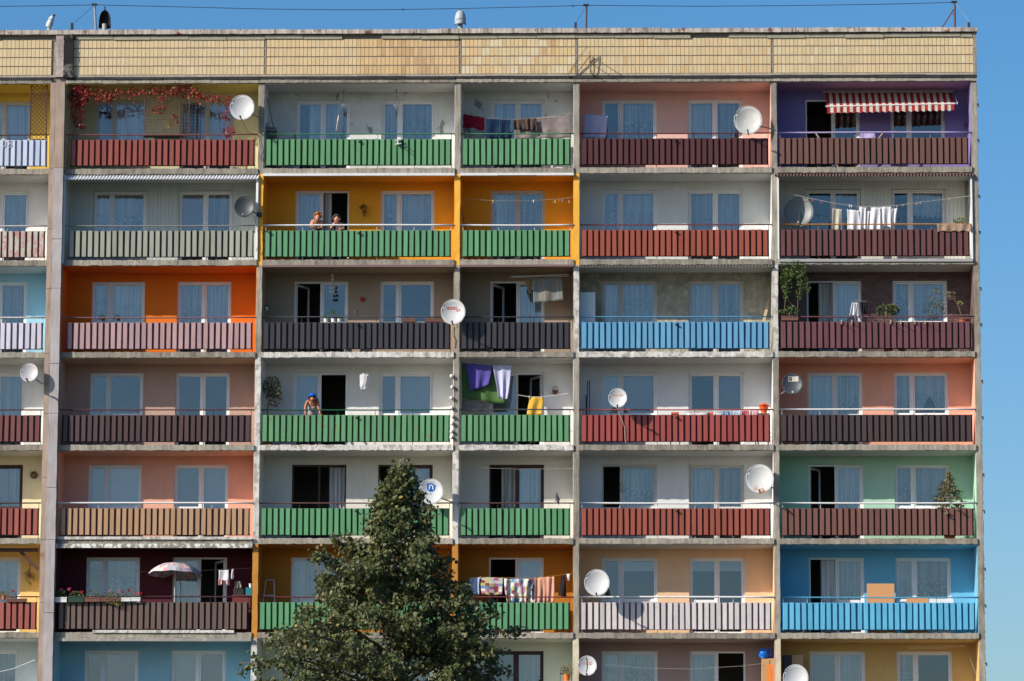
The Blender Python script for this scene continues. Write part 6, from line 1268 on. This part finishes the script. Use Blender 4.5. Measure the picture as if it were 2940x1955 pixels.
person('person with short grey hair and dark tee, hand at the mouth', 'PA',
       dict(head=(1575, 560, .18), jaw=(1575, 680, .15), crown=(1570, 455, .22), neck=(1600, 750, .26), chest=(1640, 900, .34), shL=(1450, 780, .3), shR=(1810, 790, .3), elL=(1320, 990, .12), wrL=(1470, 760, .1), haL=(1545, 670, .1), elR=(1870, 990, .22), wrR=(1680, 1020, .1), haR=(1590, 1020, .1)),
       floor_z(2), sk1, mat('hair grey', (72, 68, 68), rough=.8, dirt=.3), tB, (-.15, -1, -.2), sleeves=True)
person('person in a blue cap and strappy top bending over the dark green handrail', 'PC',
       dict(head=(895, 520, .34), jaw=(890, 610, .28), crown=(902, 420, .40), neck=(905, 650, .46), chest=(915, 900, .58), pelvis=(915, 1330, .8), shL=(690, 620, .5), shR=(1110, 545, .54), elL=(565, 930, .42), wrL=(575, 1180, .36), haL=(590, 1290, .34), elR=(1165, 900, .46), wrR=(1235, 1170, .38), haR=(1270, 1260, .34)),
       floor_z(4), sk2, mat('hair brown', (90, 62, 44), rough=.8), tC, (0, -.7, -.7), cap=fab('cap blue', (26, 96, 206), 0))
# ================================================================ TREE IN FRONT
TY = -55.0
rng = np.random.RandomState(11); RT = random.Random(5)
top = Q('D2', 1165, 66, TY); tbx = Q('D2', 1095, 1500, TY).x
tree = thing('linden_tree', 'dark green leafy tree standing in front of the block', 'tree', (tbx, TY, GZ))
BARK = mat('bark', (.11, .085, .065), raw=True, rough=.95, dirt=.4, scale=8, bump=.6)
H_ = top.z - GZ
ax_ = lambda z: Vector((tbx + (top.x - tbx) * max(0, (z - GZ - 2) / (H_ - 2)) ** 3 + .05 * math.sin(z * 1.7), TY + .05 * math.cos(z * 1.3), z))
zz_t = [GZ + H_ * t for t in np.linspace(0, 1, 16)]
MB().tube([ax_(z) for z in zz_t], [.17 * (1 - (z - GZ) / H_) ** .9 + .006 for z in zz_t], 9).build('trunk', BARK, tree, smooth=True)
limbs = MB(); anchors = []
def outline(h):
    """crown radius h metres below the tip"""
    return float(np.interp(h, (0, .5, .85, 1.0, 1.3, 1.8, 2.5, 3.2, 3.7), (.05, .24, .42, .60, .92, 1.28, 1.85, 2.08, 2.15))) if h < 3.6 else max(.4, 2.4 * math.sqrt(max(.02, 1 - ((h - 3.9) / 3.6) ** 2)))
nb = 300
for i in range(nb):
    h = .18 + 6.9 * ((i + RT.random()) / nb) ** .92
    zb_ = top.z - h; a = i * 2.39996 + RT.uniform(-.3, .3); ro = outline(h * .94) * RT.choice((.6, .8, .92, 1.0, 1.08, 1.22)) * .95
    ln = ro; rise = ln * RT.uniform(.25, .6)
    shoot = RT.random() < .16
    if shoot: ln *= 1.22
    o0 = ax_(zb_ - rise * .9 if h < 6 else zb_); d = Vector((math.cos(a), math.sin(a), 0)); side = Vector((-d.y, d.x, 0))
    pts = []
    for k in range(8):
        u = k / 7; p = o0 + d * ln * u + Vector((0, 0, rise * 1.25 * u - rise * .5 * u * u)) + side * (.10 * ln * math.sin(u * 4 + i)) + Vector((0, 0, -.05 * u ** 3 * ln)); pts.append(p)
    limbs.tube(pts, [.032 * (ln / 2) ** .7 * (1 - .9 * k / 7) + .003 for k in range(8)], 5)
    for k in range(8):
        u = k / 7
        if u > .18 and (h > 1.0 or RT.random() < .6): anchors.append((pts[k], u, d))
    for t in range(int((3 + ln * 7) * (.7 if h < 1.2 else 1) * (.7 if shoot else 1))):                               # twigs
        u = RT.uniform(.25, 1); j = min(6, int(u * 7)); p0 = pts[j].lerp(pts[j + 1], u * 7 - j); tl_ = RT.uniform(.18, .5) * (.32 + .42 * ln) * (1.15 - .6 * u)
        dd = (d * RT.uniform(.1, 1) + side * RT.uniform(-1, 1) + Vector((0, 0, RT.uniform(-.45, .55)))).normalized(); p1 = p0 + dd * tl_ * .6; p2 = p0 + dd * tl_ + Vector((0, 0, -.12 * tl_))
        limbs.tube([p0, p1, p2], [.006, .004, .002], 3, cap=False); anchors += [(p0.lerp(p1, .5), u, dd), (p1, u, dd), (p1.lerp(p2, .5), u, dd), (p2, u, dd)]
for k in range(20):                                             # the leading shoot, with short side sprigs
    u = k / 25; p = ax_(top.z - .75 + .78 * u); a = k * 2.4; rr_ = .12 * (1 - u) + .025; q = p + Vector((math.cos(a) * rr_, math.sin(a) * rr_, .05))
    limbs.tube([p, q], [.004, .002], 3, cap=False); anchors += [(q, 1, Vector((math.cos(a), math.sin(a), .2))), (p.lerp(q, .6), 1, Vector((math.cos(a), math.sin(a), .2)))]
limbs.build('limb', BARK, tree, kind='stuff')
# heart-shaped leaves, folded along the midrib, hanging in sprays along the twigs
leafv = np.array([(0, 0, 0), (-.42, .18, .10), (-.40, .55, .09), (0, 1.05, -.12), (.40, .55, .09), (.42, .18, .10), (0, .5, -.02)])
leaff = [(0, 6, 1), (1, 6, 2), (2, 6, 3), (3, 6, 4), (4, 6, 5), (5, 6, 0)]
LV, LC = [], []
for (p, u, d) in anchors:
    for q in range(6 if u > .5 else 5):
        c = np.array(p) + rng.normal(0, .045, 3); dirv = np.array((d.x, d.y, d.z)) * rng.uniform(.1, .9) + rng.normal(0, .55, 3) + np.array((0, 0, -.55)); dirv /= np.linalg.norm(dirv)
        nr = rng.normal(0, .6, 3) + np.array((-.1, -.25, .75)); nr -= dirv * nr.dot(dirv); nr /= np.linalg.norm(nr) + 1e-9; sd = np.cross(dirv, nr); s = rng.uniform(.04, .078)
        M = np.stack([sd, dirv, nr]); LV.append((c, M, s))
print('tree leaves', len(LV), 'anchors', len(anchors))
def tree_leaf_mat():
    m = bpy.data.materials.new('linden leaf'); m.use_nodes = True; n = m.node_tree; L = n.links.new; b = n.nodes['Principled BSDF']
    ge = n.nodes.new('ShaderNodeNewGeometry'); oi = n.nodes.new('ShaderNodeObjectInfo'); a = n.nodes.new('ShaderNodeMath'); a.operation = 'ADD'; L(ge.outputs['Random Per Island'], a.inputs[0]); L(oi.outputs['Random'], a.inputs[1])
    f = n.nodes.new('ShaderNodeMath'); f.operation = 'FRACT'; L(a.outputs[0], f.inputs[0]); cr_ = n.nodes.new('ShaderNodeValToRGB'); e = cr_.color_ramp.elements
    e[0].position = 0; e[0].color = (.060, .074, .022, 1); e[1].position = .965; e[1].color = (.150, .162, .060, 1)
    x = e.new(.5); x.color = (.092, .108, .034, 1); x = e.new(.972); x.color = (.34, .28, .10, 1); L(f.outputs[0], cr_.inputs[0])
    mx0 = n.nodes.new('ShaderNodeMix'); mx0.data_type = 'RGBA'; L(ge.outputs['Backfacing'], mx0.inputs[0]); L(cr_.outputs[0], mx0.inputs[6])
    br = n.nodes.new('ShaderNodeMix'); br.data_type = 'RGBA'; br.inputs[0].default_value = .45; L(cr_.outputs[0], br.inputs[6]); br.inputs[7].default_value = (.20, .20, .13, 1); L(br.outputs[2], mx0.inputs[7])
    L(mx0.outputs[2], b.inputs['Base Color']); b.inputs['Roughness'].default_value = .5; b.inputs['Specular IOR Level'].default_value = .3
    tr = n.nodes.new('ShaderNodeBsdfTranslucent'); L(cr_.outputs[0], tr.inputs[0]); mx = n.nodes.new('ShaderNodeMixShader'); mx.inputs[0].default_value = .3
    L(b.outputs[0], mx.inputs[1]); L(tr.outputs[0], mx.inputs[2]); L(mx.outputs[0], n.nodes['Material Output'].inputs[0]); return m
LM = tree_leaf_mat()
# the 300 leaves that show largest (nearest the viewer) are parts of their own
vis = [i for i, (c, M, s) in enumerate(LV) if c[2] > -14.3]
vis.sort(key=lambda i: LV[i][0][1] - 6 * LV[i][2] - 2.0 * abs(LV[i][1][2][1]) * LV[i][2] * 6)
near = set(vis[:300])
lm0 = bpy.data.meshes.new('leaf'); lm0.from_pydata(leafv.tolist(), [], leaff); lm0.materials.append(LM)
allv, allf = [], []
for i, (c, M, s) in enumerate(LV):
    if i in near:
        o = bpy.data.objects.new('leaf', lm0); link(o, Vector(c), tree); o.rotation_mode = 'QUATERNION'; o.rotation_quaternion = Matrix(M.T.tolist()).to_quaternion(); o.scale = (s, s, s)
    else:
        k = len(allv) * 7; allv.append(c + (leafv * s) @ M); allf += [(a + k, b + k, e + k) for a, b, e in leaff]
me = bpy.data.meshes.new('leaves'); me.from_pydata(np.concatenate(allv).tolist(), [], allf); me.materials.append(LM)
o = bpy.data.objects.new('crown', me); link(o, Vector((0, 0, 0)), tree); o['kind'] = 'stuff'
